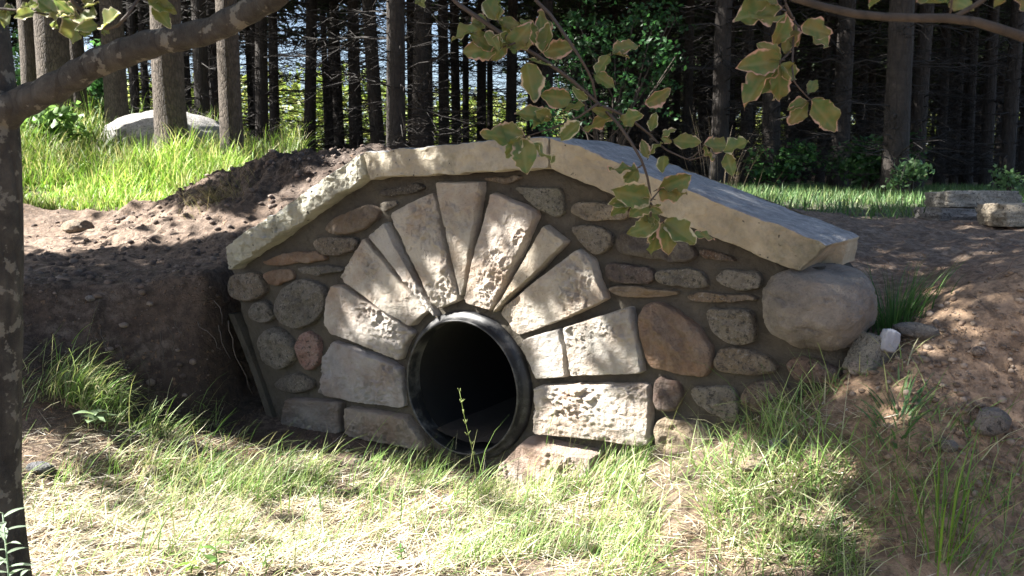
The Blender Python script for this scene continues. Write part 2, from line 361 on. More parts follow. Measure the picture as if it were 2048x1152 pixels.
xs = axis([(-140, -40, 10), (-40, -14, 2), (-14, -6.5, .35), (-6.5, -3.2, .06), (-3.2, 2.5, .022), (2.5, 5.5, .09), (5.5, 16, .4), (16, 40, 2), (40, 140, 10)])
ys = axis([(-30, -4, 3), (-4, 1.6, .3), (1.6, 4.7, .022), (4.7, 7.6, .035), (7.6, 11, .08), (11, 22, .35), (22, 60, 2), (60, 200, 10)])
gx, gy = np.meshgrid(xs, ys); XY = np.column_stack([gx.ravel(), gy.ravel()])
HZ = height(XY); GV = np.column_stack([XY, HZ])
nx = len(xs); ii = (np.arange(len(ys)-1)[:, None]*nx+np.arange(nx-1)[None]).ravel()
GQ = np.stack([ii, ii+1, ii+nx+1, ii+nx], -1)
qc = GV[GQ].mean(1); rel = qc-C; du = rel@U; dn = rel@D; inside = (du**2+rel[:, 2]**2 < .345**2) & (dn > .02) & (dn < 3)
GQ = GQ[~inside]
wmix = edge_mix(XY); zone = np.tile(np.array([.118, .078, .052]), (len(XY), 1))
def blend_zone(c, w):
    global zone
    zone = zone*(1-w[:, None])+np.array(c)*w[:, None]
blend_zone((.19, .135, .09), (1-wmix)*(1-sstep(3.2, 3.6, XY[:, 1])))                       # straw and old needles in front
blend_zone((.44, .295, .185), sstep(.8, 1.1, XY[:, 0])*(1-sstep(3.2, 4.6, XY[:, 1])))
blend_zone((.26, .19, .135), sstep(1.0, 1.6, XY[:, 0])*sstep(3.0, 4.4, XY[:, 1]))        # sandy spoil on the right
blend_zone((.32, .235, .175), wmix*np.exp(-((XY[:, 1]-5.7)/1.4)**2-((XY[:, 0]+3.0)/1.9)**2)*.95)  # trodden pale dirt on the left
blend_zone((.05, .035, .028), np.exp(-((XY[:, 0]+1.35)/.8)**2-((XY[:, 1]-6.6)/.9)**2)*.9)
blend_zone((.06, .075, .025), sstep(7.4, 7.9, XY[:, 1]+.25*fbm(pt3(XY), 3, 4))*(XY[:, 0] < -2.6)*(1-sstep(12, 14, XY[:, 1])))
blend_zone((.055, .075, .03), sstep(5.6, 6.2, XY[:, 1]+.3*fbm(pt3(XY), 3, 4))*sstep(.5, 2, XY[:, 0])*(1-sstep(15, 17, XY[:, 1])))
blend_zone((.045, .031, .025), np.exp(-((XY[:, 0]+1.45)/.9)**2-((XY[:, 1]-3.9)/.28)**2)*.95)  # soil darkened here to stand for the deep shade in the pit
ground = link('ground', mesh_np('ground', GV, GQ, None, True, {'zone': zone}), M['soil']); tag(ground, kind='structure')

# ------------------------------------------------------------------ the stone wall
def resample(P, n, closed=True):
    P = np.asarray(P, float); Q = np.vstack([P, P[:1]]) if closed else P
    s = np.concatenate([[0], np.cumsum(np.linalg.norm(np.diff(Q, axis=0), axis=1))]); t = np.linspace(0, s[-1], n, endpoint=not closed)
    return np.column_stack([np.interp(t, s, Q[:, k]) for k in range(Q.shape[1])])
def chaikin(P, k=1, r=.25):
    P = np.asarray(P, float)
    for _ in range(k):
        B = np.roll(P, -1, 0); P = np.stack([P*(1-r)+B*r, P*r+B*(1-r)], 1).reshape(-1, P.shape[1])
    return P
def spine_of(P):
    c = P.mean(0); a = np.linalg.svd(P-c)[2][0]; t = (P-c)@a; w = np.abs((P-c)@np.array([-a[1], a[0]])).max(); L = (t.max()-t.min())/2
    return c+a*(t.max()+t.min())/2, a, max(0., L-w*1.05)
def rings(P, ss):
    c, a, L = spine_of(P); t = np.clip((P-c)@a, -L, L); sp = c+t[:, None]*a
    return [sp+(P-sp)*s for s in ss]
def face_mesh(P, ss, hfun, back, depth_dir=None, nback=2, backmap=None):
    """relief surface over outline P (wall coordinates) with sides running back; returns V (u,v,h) and quads"""
    n = len(P); Rg = rings(P, ss); lay = []
    for k in range(nback, 0, -1):
        f = k/nback; q = P if backmap is None else backmap(P, f)
        lay.append(np.column_stack([q, np.full(n, back*f)]))
    for s, q in zip(ss, Rg):
        e = (1-s)*np.linalg.norm(P-Rg[-1], axis=1) if ss[-1] == 0 else np.zeros(n)
        lay.append(np.column_stack([q, hfun(q, s, e)]))
    V = np.concatenate(lay); m = len(lay); i = np.arange(m-1)[:, None]*n; j = np.arange(n)[None]; j2 = (j+1) % n
    return V, np.stack([i+j, i+j2, i+n+j2, i+n+j], -1).reshape(-1, 4), lay
def to_world(V): return C+V[:, :1]*U+V[:, 1:2]*Z+V[:, 2:3]*N
BASE = C+Z*(-.31)
def finish(name, V, Q, m, parent, smooth=True, extra=None, world=False):
    me = mesh_np(name, (V if world else to_world(V))-BASE, Q, extra, smooth)
    bm = bmesh.new(); bm.from_mesh(me); bmesh.ops.remove_doubles(bm, verts=bm.verts, dist=2e-4); bmesh.ops.recalc_face_normals(bm, faces=bm.faces); bm.to_mesh(me); bm.free()
    for p in me.polygons: p.use_smooth = smooth
    return link(name, me, m, parent)
headwall = thing('stone_headwall', 'low gabled wall of mortared fieldstones and fanned limestone wedges around a black pipe mouth', 'wall', BASE)

PXW = [(470, 560), (455, 530), (735, 350), (1095, 333), (1600, 535), (1645, 535), (1690, 600), (1700, 680), (1690, 770), (1640, 880), (1300, 1060), (900, 1060), (600, 960), (556, 850), (480, 625)]
WP = resample(np.array([wuv(*p) for p in PXW]), 300)
th = np.arctan2(WP[:, 1], WP[:, 0]); CP = np.column_stack([np.cos(th), np.sin(th)])*.288
lay = [np.column_stack([CP, np.full(300, -.34)])]
for s in np.linspace(0, 1, 110):
    q = CP*(1-s)+WP*s
    lay.append(np.column_stack([q, .006*fbm(pt3(q)*22, 5, 11)+.010*fbm(pt3(q)*6, 3, 12)+.004*ridged(pt3(q)*40, 3, 14)-.012*sstep(.97, 1, np.full(300, s))]))
lay.append(np.column_stack([WP, np.full(300, -.34)]))
V = np.concatenate(lay); n = 300; mm = len(lay); i = np.arange(mm-1)[:, None]*n; j = np.arange(n)[None]; j2 = (j+1) % n
Q = np.stack([i+j, i+j2, i+n+j2, i+n+j], -1).reshape(-1, 4); Q = np.vstack([Q, np.stack([(mm-1)*n+j[0], (mm-1)*n+j2[0], j2[0], j[0]], -1)])
finish('mortar_face', V, Q, M['mortar'], headwall)

def wedge(px, prot=.050, seed=0, tint=(1, 1, 1), rough=1., label=None):
    P = np.array([wuv(x, y, prot*.6) for x, y in px]); P = chaikin(P, 1, .05); L = np.linalg.norm(np.diff(np.vstack([P, P[:1]]), axis=0), axis=1).sum()
    n = int(np.clip(L/.0045, 90, 340)); P = resample(P, n); P = P+.0035*np.column_stack([fbm(pt3(P, seed)*22, 3, 1), fbm(pt3(P, seed)*22, 3, 2)])
    c = P.mean(0); k = np.random.default_rng(seed); pl = [(k.uniform(-.13, .13)*rough, k.uniform(-.13, .13)*rough, k.uniform(.0, .02)) for _ in range(5)]
    def h(q, s, e):
        d = q-c; f = np.min([a*d[:, 0]+b*d[:, 1]+o for a, b, o in pl], axis=0)
        r = .3+.8*sstep(-.15, .2, fbm(pt3(q, seed)*6, 2, 5))                                   # part smooth, part crumbled
        z = prot+f+rough*r*(.015*chips(q+.01*np.column_stack([vnoise(pt3(q)*30, 1), vnoise(pt3(q)*30, 2)]), .05, seed)+.009*chips(q+.004*np.column_stack([vnoise(pt3(q)*80, 1), vnoise(pt3(q)*80, 2)]), .02, seed+3)+.011*ridged(pt3(q, seed)*38, 4, seed))
        lim = .012+5.*e**.97+.004*fbm(pt3(q, seed)*55, 3, 6)
        return np.minimum(np.maximum(z, .016), np.maximum(lim, -.02)+.012)
    ss = list(1-np.linspace(0, 1, int(np.clip(np.ptp(P, 0).min()/.007, 22, 46)))**1.1)
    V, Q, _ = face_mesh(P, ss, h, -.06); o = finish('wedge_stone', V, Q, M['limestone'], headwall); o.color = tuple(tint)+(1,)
    if label: o['label'] = label
    return o
wedge([(667,682),(645,713),(640,787),(702,803),(808,817),(803,765),(801,737),(768,718),(706,694)], seed=1, tint=(.74,.76,.84), label='grey-blue limestone block left of the pipe')  # tint lowered to paint in the shade beside the pit
wedge([(667,570),(655,595),(651,647),(664,668),(706,682),(799,720),(808,699),(815,685),(827,664),(765,619),(713,588),(685,570)], seed=2, tint=(.97,.95,.94))
wedge([(728,475),(685,552),(695,566),(733,590),(772,621),(824,652),(848,628),(857,623),(810,569),(768,517)], seed=3, tint=(1.08,1.05,1.0))
wedge([(775,444),(742,472),(772,507),(817,566),(848,607),(874,633),(872,624),(848,583),(810,510)], seed=4, rough=.6)
wedge([(780,427),(862,385),(872,399),(886,468),(903,531),(921,593),(919,602),(879,618),(869,607),(834,538),(799,468)], seed=5, tint=(1.08,1.05,1.0), label='broad pale limestone wedge with sunlit crumbled face')
wedge([(874,364),(964,364),(966,378),(952,468),(931,572),(924,593),(921,583),(903,489),(886,416)], seed=6, tint=(1,.99,.95), rough=.7)
wedge([(985,383),(1070,420),(1074,434),(1042,510),(1004,583),(983,623),(935,607),(931,597),(949,524),(969,447)], seed=7, tint=(1.06,1.0,.95))
wedge([(1090,448),(1136,484),(1072,548),(1016,599),(990,625),(1000,607),(1040,540)], seed=8, tint=(.98,.94,.84), rough=.3, label='narrow smooth buff wedge')
wedge([(1158,496),(1188,520),(1200,564),(1214,599),(1160,627),(1036,671),(1024,663),(1000,626),(1008,613),(1080,556)], seed=9, tint=(1.05,1.02,.96))
wedge([(1048,678),(1118,657),(1131,692),(1134,755),(1076,758),(1068,740),(1045,690)], seed=10, rough=.8)
wedge([(1128,654),(1262,613),(1276,664),(1288,748),(1144,752),(1140,720),(1132,676)], seed=11, tint=(.98,.99,.97), rough=.7)
wedge([(1066,772),(1294,768),(1298,840),(1297,890),(1280,896),(1192,880),(1071,868)], seed=12, prot=.072, tint=(1.06,1.02,.98), rough=1.35, label='large crumbly sunlit limestone block right of the pipe')
wedge([(1050,876),(1195,908),(1197,960),(1100,990),(997,970),(1004,922)], seed=13, prot=.10, tint=(.92,.80,.76), rough=.8, label='pinkish block jutting out at the foot of the wall')
wedge([(690,813),(813,831),(834,855),(858,893),(855,902),(712,876),(693,866)], seed=14, tint=(.55,.51,.49))  # dark tint stands for deep shade low on the wall
wedge([(577,796),(681,803),(682,865),(671,868),(563,855),(570,817)], seed=15, tint=(.45,.45,.47), rough=.6)  # pit shade put into the stone colour
wedge([(800,925),(860,922),(915,935),(920,985),(880,990),(800,980)], seed=16, prot=.06, tint=(.7,.66,.62), rough=.6)

def fieldstone(px, col, prot=.045, seed=0, label=None, name='fieldstone', back=-.06, power=2.6, layered=0., lump=.3, facets=1.):
    P = np.array([wuv(x, y, prot*.45) for x, y in px]); P = P.mean(0)+(P-P.mean(0))*1.035; P = chaikin(P, 2, .2); L = np.linalg.norm(np.diff(np.vstack([P, P[:1]]), axis=0), axis=1).sum()
    n = int(np.clip(L/.006, 60, 200)); P = resample(P, n); P = P+.009*np.column_stack([fbm(pt3(P, seed)*16, 4, 1), fbm(pt3(P, seed)*16, 4, 2)])
    k = np.random.default_rng(seed+50); c = P.mean(0); pl = [(k.uniform(-.7, .7)*facets, k.uniform(-.7, .7)*facets, k.uniform(.75, 1.15)*prot) for _ in range(5)]
    def h(q, s, e):
        z = prot*1.15*(1-s**(power+2))**.4; d = q-c
        if facets: z = np.minimum(z, np.maximum(np.min([a*d[:, 0]+b*d[:, 1]+o for a, b, o in pl], axis=0), .6*prot)*.8+z*.2)
        z = z+(1-s**6)*(lump*prot*fbm(pt3(q, seed)*8, 3, seed)+.20*prot*fbm(pt3(q, seed)*24, 4, seed+1)+.12*prot*ridged(pt3(q, seed)*30, 4, seed)+.006*chips(q, .035, seed))
        if layered: z = z+(1-s**6)*layered*ridged(np.column_stack([q[:, 0]*6, q[:, 1]*70, np.full(len(q), seed)]), 3, 2)
        return z
    ss = list(1-np.linspace(0, 1, int(np.clip(np.ptp(P, 0).min()/.008, 16, 40)))**1.35)
    V, Q, _ = face_mesh(P, ss, h, back); o = finish(name, V, Q, M['sandstone' if label and ('brown' in label or 'tan' in label or 'sandy' in label) else 'granite'], headwall); o.color = (col[0]*.76, col[1]*.70, col[2]*.62, 1)
    if label: o['label'] = label
    return o
GREY, BRN, DRK, ORG, PNK, LGT, TAN = (.15,.145,.135), (.20,.145,.10), (.07,.06,.052), (.27,.17,.11), (.30,.17,.155), (.30,.285,.25), (.29,.22,.14)
FS = [([(758,390),(768,380),(837,366),(851,380),(817,390),(768,394)], DRK, .03, 'thin dark stone under the coping'),
 ([(763,406),(789,402),(796,409),(770,427),(765,420)], LGT, .025, 'small pale chip between wedge and coping'),
 ([(652,458),(660,444),(695,423),(737,408),(758,420),(754,437),(730,461),(695,468),(664,467)], (.19,.14,.10), .045, 'brown tilted stone'),
 ([(627,486),(643,475),(706,474),(716,486),(706,503),(678,512),(650,510),(636,503)], (.16,.13,.10), .045, None),
 ([(522,527),(560,507),(608,500),(647,508),(655,520),(615,526),(556,530)], ORG, .035, 'long flat orange-brown stone'),
 ([(596,536),(615,533),(674,531),(692,536),(678,545),(643,551),(612,550)], GREY, .03, None),
 ([(528,548),(539,541),(577,538),(588,550),(581,560),(553,571),(539,566)], ORG, .035, 'small orange-brown stone'),
 ([(456,572),(466,548),(515,543),(528,566),(528,586),(511,599),(483,604),(462,593)], (.19,.16,.13), .06, 'rounded stone under the low end of the left coping slab'),
 ([(553,600),(563,576),(598,559),(636,566),(648,583),(648,614),(629,645),(594,660),(567,649),(551,625)], GREY, .06, 'large round grey stone'),
 ([(497,621),(511,604),(530,599),(546,618),(546,638),(528,645),(501,638)], GREY, .05, None),
 ([(515,682),(532,659),(556,657),(584,685),(594,709),(577,734),(553,739),(528,723)], (.19,.185,.17), .06, 'speckled grey stone beside the pink one'),
 ([(593,688),(598,669),(615,663),(636,675),(640,699),(636,727),(622,742),(608,737),(596,709)], PNK, .05, 'pink egg-shaped stone'),
 ([(548,772),(567,754),(594,747),(626,758),(631,779),(594,786),(570,784)], (.13,.12,.105), .035, None),
 ([(969,354),(1039,352),(1041,361),(1018,366),(997,364),(969,359)], (.22,.17,.12), .03, None),
 ([(1030,376),(1060,374),(1112,374),(1128,392),(1128,424),(1112,436),(1080,420),(1040,384)], (.23,.235,.20), .045, 'greenish grey speckled stone'),
 ([(1142,426),(1148,406),(1176,402),(1240,408),(1260,420),(1248,440),(1184,443),(1156,436)], (.36,.32,.25), .045, 'pale oval stone'),
 ([(1140,456),(1160,448),(1200,452),(1224,468),(1222,492),(1208,508),(1184,508),(1160,484)], (.23,.21,.17), .045, None),
 ([(1232,484),(1244,464),(1272,452),(1344,460),(1387,500),(1387,516),(1367,524),(1280,516),(1236,504)], (.075,.062,.052), .055, 'large dark brown stone'),
 ([(1401,500),(1423,500),(1475,520),(1467,524),(1415,522),(1403,514)], (.13,.085,.06), .025, None),
 ([(1210,526),(1256,530),(1304,536),(1306,560),(1288,570),(1224,562),(1211,552)], (.11,.075,.07), .045, 'dark reddish stone'),
 ([(1312,544),(1331,538),(1403,538),(1419,568),(1407,577),(1359,573),(1315,564)], (.17,.16,.13), .045, None),
 ([(1431,554),(1451,540),(1515,542),(1527,556),(1519,577),(1483,583),(1447,572)], (.31,.30,.27), .045, 'light grey oval stone'),
 ([(1210,571),(1276,574),(1351,581),(1359,590),(1288,596),(1240,596)], TAN, .03, 'thin tan sliver'),
 ([(1373,592),(1399,584),(1439,590),(1515,591),(1515,600),(1451,606),(1399,606)], (.24,.18,.12), .03, None),
 ([(1276,640),(1288,612),(1315,603),(1351,620),(1399,656),(1421,692),(1419,732),(1407,754),(1351,748),(1304,732),(1288,696)], (.29,.195,.135), .06, 'large warm brown stone'),
 ([(1407,620),(1463,618),(1507,622),(1511,680),(1479,694),(1443,680),(1423,660)], (.22,.205,.17), .05, 'grey layered stone'),
 ([(1427,724),(1439,700),(1471,695),(1531,708),(1555,732),(1547,744),(1479,752),(1439,744)], (.23,.185,.13), .045, None),
 ([(1571,728),(1591,711),(1639,716),(1675,736),(1675,760),(1639,768),(1591,760)], (.31,.205,.16), .05, 'pinkish oval stone below the boulder'),
 ([(1310,768),(1323,754),(1335,764),(1363,768),(1363,800),(1347,824),(1319,822),(1310,800)], (.16,.105,.085), .05, 'small heart-shaped red-brown stone'),
 ([(1379,784),(1395,772),(1471,776),(1475,808),(1471,848),(1431,832),(1395,808)], (.24,.225,.195), .045, None),
 ([(1483,784),(1511,762),(1559,766),(1599,788),(1591,816),(1519,828),(1485,816)], (.20,.15,.11), .05, None),
 ([(1304,860),(1319,840),(1339,834),(1399,848),(1435,880),(1431,900),(1359,915),(1315,897)], (.34,.28,.20), .06, 'sandy round stone in the grass')]
for k, (px, col, pr, lb) in enumerate(FS): fieldstone(px, col, pr, k+1, lb, layered=.004 if lb and ('layered' in lb or 'thin' in lb or 'sliver' in lb) else 0.)
bmx = bmesh.new(); bmesh.ops.create_icosphere(bmx, subdivisions=6, radius=1); bv = np.array([v.co[:] for v in bmx.verts])
kr = np.random.default_rng(77); bn = kr.normal(size=(14, 3)); bn /= np.linalg.norm(bn, axis=1)[:, None]
for a_, o_ in zip(bn, kr.uniform(.76, .95, 14)): bv = bv-np.maximum(bv@a_-o_, 0)[:, None]*a_*.8
bv = np.sign(bv)*np.abs(bv)**.86
bv = bv*(1+.085*fbm(bv*1.6+7, 4, 7)+.03*ridged(bv*4+7, 4, 7)-.05*sstep(.78, .95, ridged(bv*1.4+3, 2, 5)))[:, None]+.010*chips(bv[:, [0, 2]], .35, 9)[:, None]*bv
bu = wuv(1626, 618, .06); bw = C+N*-.005+(bu[0]+bv[:, :1]*.166)*U+(bu[1]+bv[:, 2:3]*.135)*Z-bv[:, 1:2]*.16*N
for v_, p_ in zip(bmx.verts, bw-BASE): v_.co = p_
bme = bpy.data.meshes.new('boulder'); bmesh.ops.recalc_face_normals(bmx, faces=bmx.faces); bmx.to_mesh(bme); bmx.free()
for p_ in bme.polygons: p_.use_smooth = True
o = link('boulder', bme, M['sandstone'], headwall); o.color = (.27, .235, .195, 1); o['label'] = 'big rounded grey-brown boulder at the right end'

def slab(px, prot, depth, seed, tint, rough=1., backmap=None, label=None, bow=0.):
    P = np.array([wuv(x, y, prot) for x, y in px]); P = chaikin(P, 1, .03); n = 420; P = resample(P, n)
    P = P+.007*np.column_stack([fbm(pt3(P, seed)*20, 4, 1), fbm(pt3(P, seed)*20, 4, 2)])-.010*np.column_stack([np.zeros(n), np.maximum(vnoise(pt3(P, seed)*9, 6)-.45, 0)*2])
    def h(q, s, e):
        z = prot+rough*(.012*chips(q*np.array([1, .6])+.01*np.column_stack([vnoise(pt3(q)*30, 1), vnoise(pt3(q)*30, 2)]), .05, seed)+.010*ridged(pt3(q, seed)*26, 4, seed)+.010*fbm(pt3(q, seed)*7, 3, seed))
        return np.minimum(z, prot-.008+2.2*e**.9)
    ss = list(1-np.linspace(0, 1, 20)**1.15); V, Q, lay = face_mesh(P, ss, h, prot-depth, nback=12, backmap=backmap)
    sid = slice(0, 12*n); V[sid, 0] += .004*fbm(V[sid]*16, 3, seed+4); V[sid, 1] += .005*fbm(V[sid]*11, 3, seed+5)
    tri = [[0, k+1, k] for k in range(1, n-1)]
    o = finish('coping_slab', V, Q, M['coping'], headwall, True, tri); o.color = tuple(tint)+(1,)
    if label: o['label'] = label
    o.modifiers.new('edge', 'EDGE_SPLIT').split_angle = R(50)
    return o
slab([(450,492),(722,305),(733,352),(458,540)], .07, .44, 21, (.93,.98,.95), 1.3, label='left coping slab, mossy pale stone sloping down to the left')
slab([(725,302),(900,290),(1098,270),(1096,337),(900,348),(739,357)], .075, .44, 22, (1,.97,.9), .7, label='middle coping slab, nearly level buff stone')
_e0, _e1 = wuv(1655, 489, .08), wuv(1597, 546, .08)
def endmap(P, f):
    q = P.copy()
    if f > .42:
        d = _e1-_e0; L = np.linalg.norm(d); t = np.clip((P-_e0)@d/L**2, 0, 1); dist = np.abs((P-_e0)@np.array([-d[1], d[0]])/L)
        near = 1-sstep(.0, .16, dist); q[:, 0] += near*t*(_e0[0]-_e1[0])*.85
    return q
slab([(1100,269),(1655,489),(1597,546),(1101,339)], .08, .44, 23, (1,.93,.78), .45, endmap, label='right coping slab, long buff stone with grey top')
# pale rough strip where the wall face was cast against the bank
mb = MB(); P = np.array([C+U*a[0]+Z*a[1]+N*.01 for a in [wuv(469, 628), wuv(495, 690), wuv(520, 755), wuv(548, 838)]])
for k in range(3):
    a, b = P[k], P[k+1]; w = U*.035; dd = N*-.1
    mb.add([a-w, a+w*.2, b+w*.2, b-w, a-w+dd, a+w*.2+dd, b+w*.2+dd, b-w+dd], [[0,1,2,3],[4,7,6,5],[0,3,7,4],[1,5,6,2]])
o = mb.build('concrete_edge', M['mortar'], headwall, False, BASE)

# ------------------------------------------------------------------ the pipe
pipe = thing('drain_pipe', 'black plastic drain pipe set into the middle of the stone wall', 'pipe', C-Z*.3)
PB = C-Z*.3
def lathe(prof, k=96, wob=.0):
    t = np.linspace(0, 2*math.pi, k, endpoint=False); V = []
    for r, h in prof:
        rr = r*(1+wob*np.sin(2*t+.6)+wob*.4*fbm(np.column_stack([np.cos(t)*3, np.sin(t)*3, np.full(k, h*8)]), 2, 4)); V.append(np.column_stack([np.cos(t)*rr, np.sin(t)*rr, np.full(k, h)]))
    n = len(prof); i = np.arange(n-1)[:, None]*k; j = np.arange(k)[None]; j2 = (j+1) % k
    return np.concatenate(V), np.stack([i+j, i+j2, i+k+j2, i+k+j], -1).reshape(-1, 4)
V, Q = lathe([(.306, -.03), (.305, .004), (.303, .016), (.296, .022), (.286, .028), (.277, .036), (.276, .056), (.273, .060), (.268, .060), (.266, .054), (.268, -.02)], 128, .004)
link('collar', mesh_np('collar', to_world(V)-PB, Q), M['plastic'], pipe)
V, Q = lathe([(.268, -.02)]+[(.268+.004*math.cos(k*math.pi), -.02-.07*k) for k in range(1, 40)]+[(.001, -2.78)], 96)
link('tube', mesh_np('tube', to_world(V)-PB, Q), M['pipe_inside'], pipe)
mb = MB(); tt = np.linspace(-1, 1, 13); hh = np.linspace(.01, -2.6, 30); V = []
for hq in hh:
    x = tt*.165; V.append(np.column_stack([x, -np.sqrt(.262**2-x**2)+(.030+.012*math.sin(hq*4))*(1-tt**2)+.008*fbm(np.column_stack([x*22, np.full(13, hq*9), x*0]), 3), np.full(13, hq)]))
i = np.arange(29)[:, None]*13; j = np.arange(12)[None]; mb.add(to_world(np.concatenate(V)), np.stack([i+j, i+j+1, i+13+j+1, i+13+j], -1).reshape(-1, 4))
mb.build('sediment', M['sand'], pipe, True, PB)

# ------------------------------------------------------------------ rocks lying about
def rock(name, label, cat, px, py, Y, size, col, seed, rot=0., m='granite', block=0., group=None, z=None, sink=.15, cut=0., tilt=0.):
    bm = bmesh.new(); bmesh.ops.create_icosphere(bm, subdivisions=5, radius=1); V = np.array([v.co[:] for v in bm.verts])
    k = np.random.default_rng(seed); nr = k.normal(size=(9, 3)); nr /= np.linalg.norm(nr, axis=1)[:, None]; off = k.uniform(.72, .98, 9)+cut
    for a, o_ in zip(nr, off):
        d = V@a-o_; V = V-np.maximum(d, 0)[:, None]*a*.85
    if block: V = V/np.linalg.norm(V, axis=1)[:, None]; V = V*(1-block)+block*V/np.abs(V).max(1)[:, None]
    V = V*(1+.10*fbm(V*1.7+seed, 4, seed)+.035*ridged(V*5+seed, 4, seed))[:, None]*np.array(size)/2
    for v, p in zip(bm.verts, V): v.co = p
    me = bpy.data.meshes.new(name); bm.to_mesh(me); bm.free()
    for p in me.polygons: p.use_smooth = True
    p = at(px, py, Y); zz = gz(p[0], p[1]) if z is None else z
    o = link(name, me, M[m]); o.location = (p[0], p[1], zz+size[2]*(.5-sink)); o.rotation_euler = (k.uniform(-.08, .08), k.uniform(-.08, .08)+tilt, rot); o.color = tuple(col)+(1,)
    return tag(o, label, cat, group)
rock('boulder', 'large pale grey boulder half hidden behind a pine trunk on the grassy rise', 'boulder', 338, 290, 10.2, (1.4, 1.0, .66), (.36, .355, .34), 31, .1, sink=.33, cut=.16)
rock('rock', 'tan rock resting on the dirt bank below the sunny grass', 'rock', 155, 425, 6.6, (.24, .18, .11), (.27, .19, .12), 32, .2)
rock('rock', 'small rounded tan stone in the flattened grass left of the dug pit', 'rock', 297, 872, 3.25, (.06, .05, .065), (.34, .25, .16), 33)
rock('rock', 'small grey flat stone on the brown clod in the grass', 'rock', 1555, 937, 2.55, (.06, .05, .035), (.22, .22, .23), 34)
rock('rock', 'low brown clod-like stone beside the grey one in the grass', 'rock', 1510, 945, 2.52, (.09, .08, .06), (.24, .17, .10), 35)
rock('rock', 'flat grey stone lying in the hollow behind the white foam', 'rock', 1830, 700, 2.68, (.14, .10, .05), (.17, .15, .125), 36, -.3)
rock('rock', 'pale stone at the right foot of the wall', 'rock', 1715, 775, 2.64, (.06, .05, .05), (.33, .27, .22), 37)
rock('rock', 'dark stony lump by the beech trunk at the left edge', 'rock', 78, 915, 3.15, (.10, .07, .04), (.11, .115, .13), 38)
rock('rock', 'bleached weathered stone among the straw in front of the pipe', 'rock', 960, 1035, 2.75, (.10, .05, .035), (.36, .34, .33), 39, .3)
rock('rock', 'rounded stone at the edge of the dirt bank over the pit', 'rock', 178, 548, 4.15, (.05, .04, .03), (.35, .32, .3), 40)
rock('rock', 'knobbly grey stone sticking out of the sandy bank at the right edge', 'rock', 1985, 790, 2.42, (.11, .09, .08), (.22, .19, .16), 51, .4)
rock('rock', 'fist sized pale stone below the knobbly one on the sandy bank', 'rock', 1900, 850, 2.36, (.05, .045, .035), (.30, .25, .2), 52, .1)
rock('rock', 'small brown stone on the needle covered slope right of the boulder', 'rock', 1960, 660, 2.55, (.05, .04, .03), (.22, .16, .12), 53, .9)
s0 = at(1940, 440, 5.5); zs = gz(s0[0], s0[1])
rock('stone_slab', 'lower dark slab of the two slabs stacked by the far grass', 'stone slab', 1925, 430, 5.6, (.50, .36, .085), (.30, .28, .26), 41, .05, block=.8, z=zs+.0, sink=.1)
rock('stone_slab', 'upper pale slab lying on top of the stacked pair by the far grass', 'stone slab', 1942, 405, 5.6, (.46, .34, .105), (.50, .45, .37), 42, -.04, block=.85, z=zs+.085, sink=.06)
rock('stone_slab', 'buff slab lying on the dirt right of the stacked pair', 'stone slab', 2065, 430, 5.0, (.52, .34, .135), (.60, .50, .36), 43, .02, block=.7, sink=.08)
rock('concrete_chunk', 'pale concrete block leaning at the right corner of the wall', 'concrete block', 1738, 742, 2.66, (.085, .10, .13), (.30, .28, .225), 44, .5, block=.85, sink=.3, tilt=.45)
# ragged white foam
rock('foam_scrap', 'torn scrap of white foam wedged behind the boulder at the right corner', 'foam scrap', 1778, 682, 2.62, (.055, .04, .07), (.8, .8, .85), 45, .2, m='white_foam', block=.5, z=at(1778, 704, 2.62)[2], sink=.0, tilt=.3)

# ------------------------------------------------------------------ blades, litter and clods
def blades(pts, H, Wd, az, lean, droop, col, seg=4, jit=.2):
    """grass blades as folded strips: V, quads, colours"""
    n = len(pts); H = np.broadcast_to(H, n); Wd = np.broadcast_to(Wd, n); t = np.linspace(0, 1, seg+1)
    dx, dy = np.cos(az), np.sin(az)
    th = lean[:, None]+droop[:, None]*t[None]**1.3                                     # angle off vertical along the blade
    ds = H[:, None]/seg; r = np.concatenate([np.zeros((n, 1)), np.cumsum(np.sin(th[:, :-1])*ds, 1)], 1); z = np.concatenate([np.zeros((n, 1)), np.cumsum(np.cos(th[:, :-1])*ds, 1)], 1)
    c = np.stack([pts[:, :1]+r*dx[:, None], pts[:, 1:2]+r*dy[:, None], pts[:, 2:3]+z], -1)
    tw = az+rng.uniform(-1.2, 1.2, n)+math.pi/2; s = np.stack([np.cos(tw), np.sin(tw), np.zeros(n)], -1)
    w = Wd[:, None]*(1-t[None]**1.8)*.5+.0002
    V = np.stack([c-s[:, None]*w[..., None], c+s[:, None]*w[..., None]], 2).reshape(n, -1, 3)
    b = np.arange(seg)*2; q = np.stack([b, b+1, b+3, b+2], -1)
    Q = (np.arange(n)[:, None, None]*(2*(seg+1))+q[None]).reshape(-1, 4)
    return V.reshape(-1, 3), Q, np.repeat(col, 2*(seg+1), axis=0)
def pick(cols, n, var=.18):
    c = np.array(cols)[rng.integers(0, len(cols), n)]; return np.clip(c*(1+rng.normal(0, var, (n, 1))), .005, 1)
def on_ground(xy, dz=0.): return np.column_stack([xy, height(xy)+dz])
def in_px(xy, margin=60):
    p = on_ground(xy); x, y, d = to_px(p); return (x > -margin) & (x < 2048+margin) & (y < 1152+margin) & (d > .3), x, y
GREEN = [(.16, .27, .06), (.21, .33, .08), (.11, .22, .05), (.29, .38, .14), (.32, .34, .15), (.46, .45, .28)]
STRAW = [(.52, .46, .32), (.60, .55, .42), (.42, .33, .20), (.66, .62, .52), (.44, .37, .24)]
NEEDL = [(.20, .10, .055), (.28, .15, .08), (.15, .08, .05), (.33, .20, .11)]
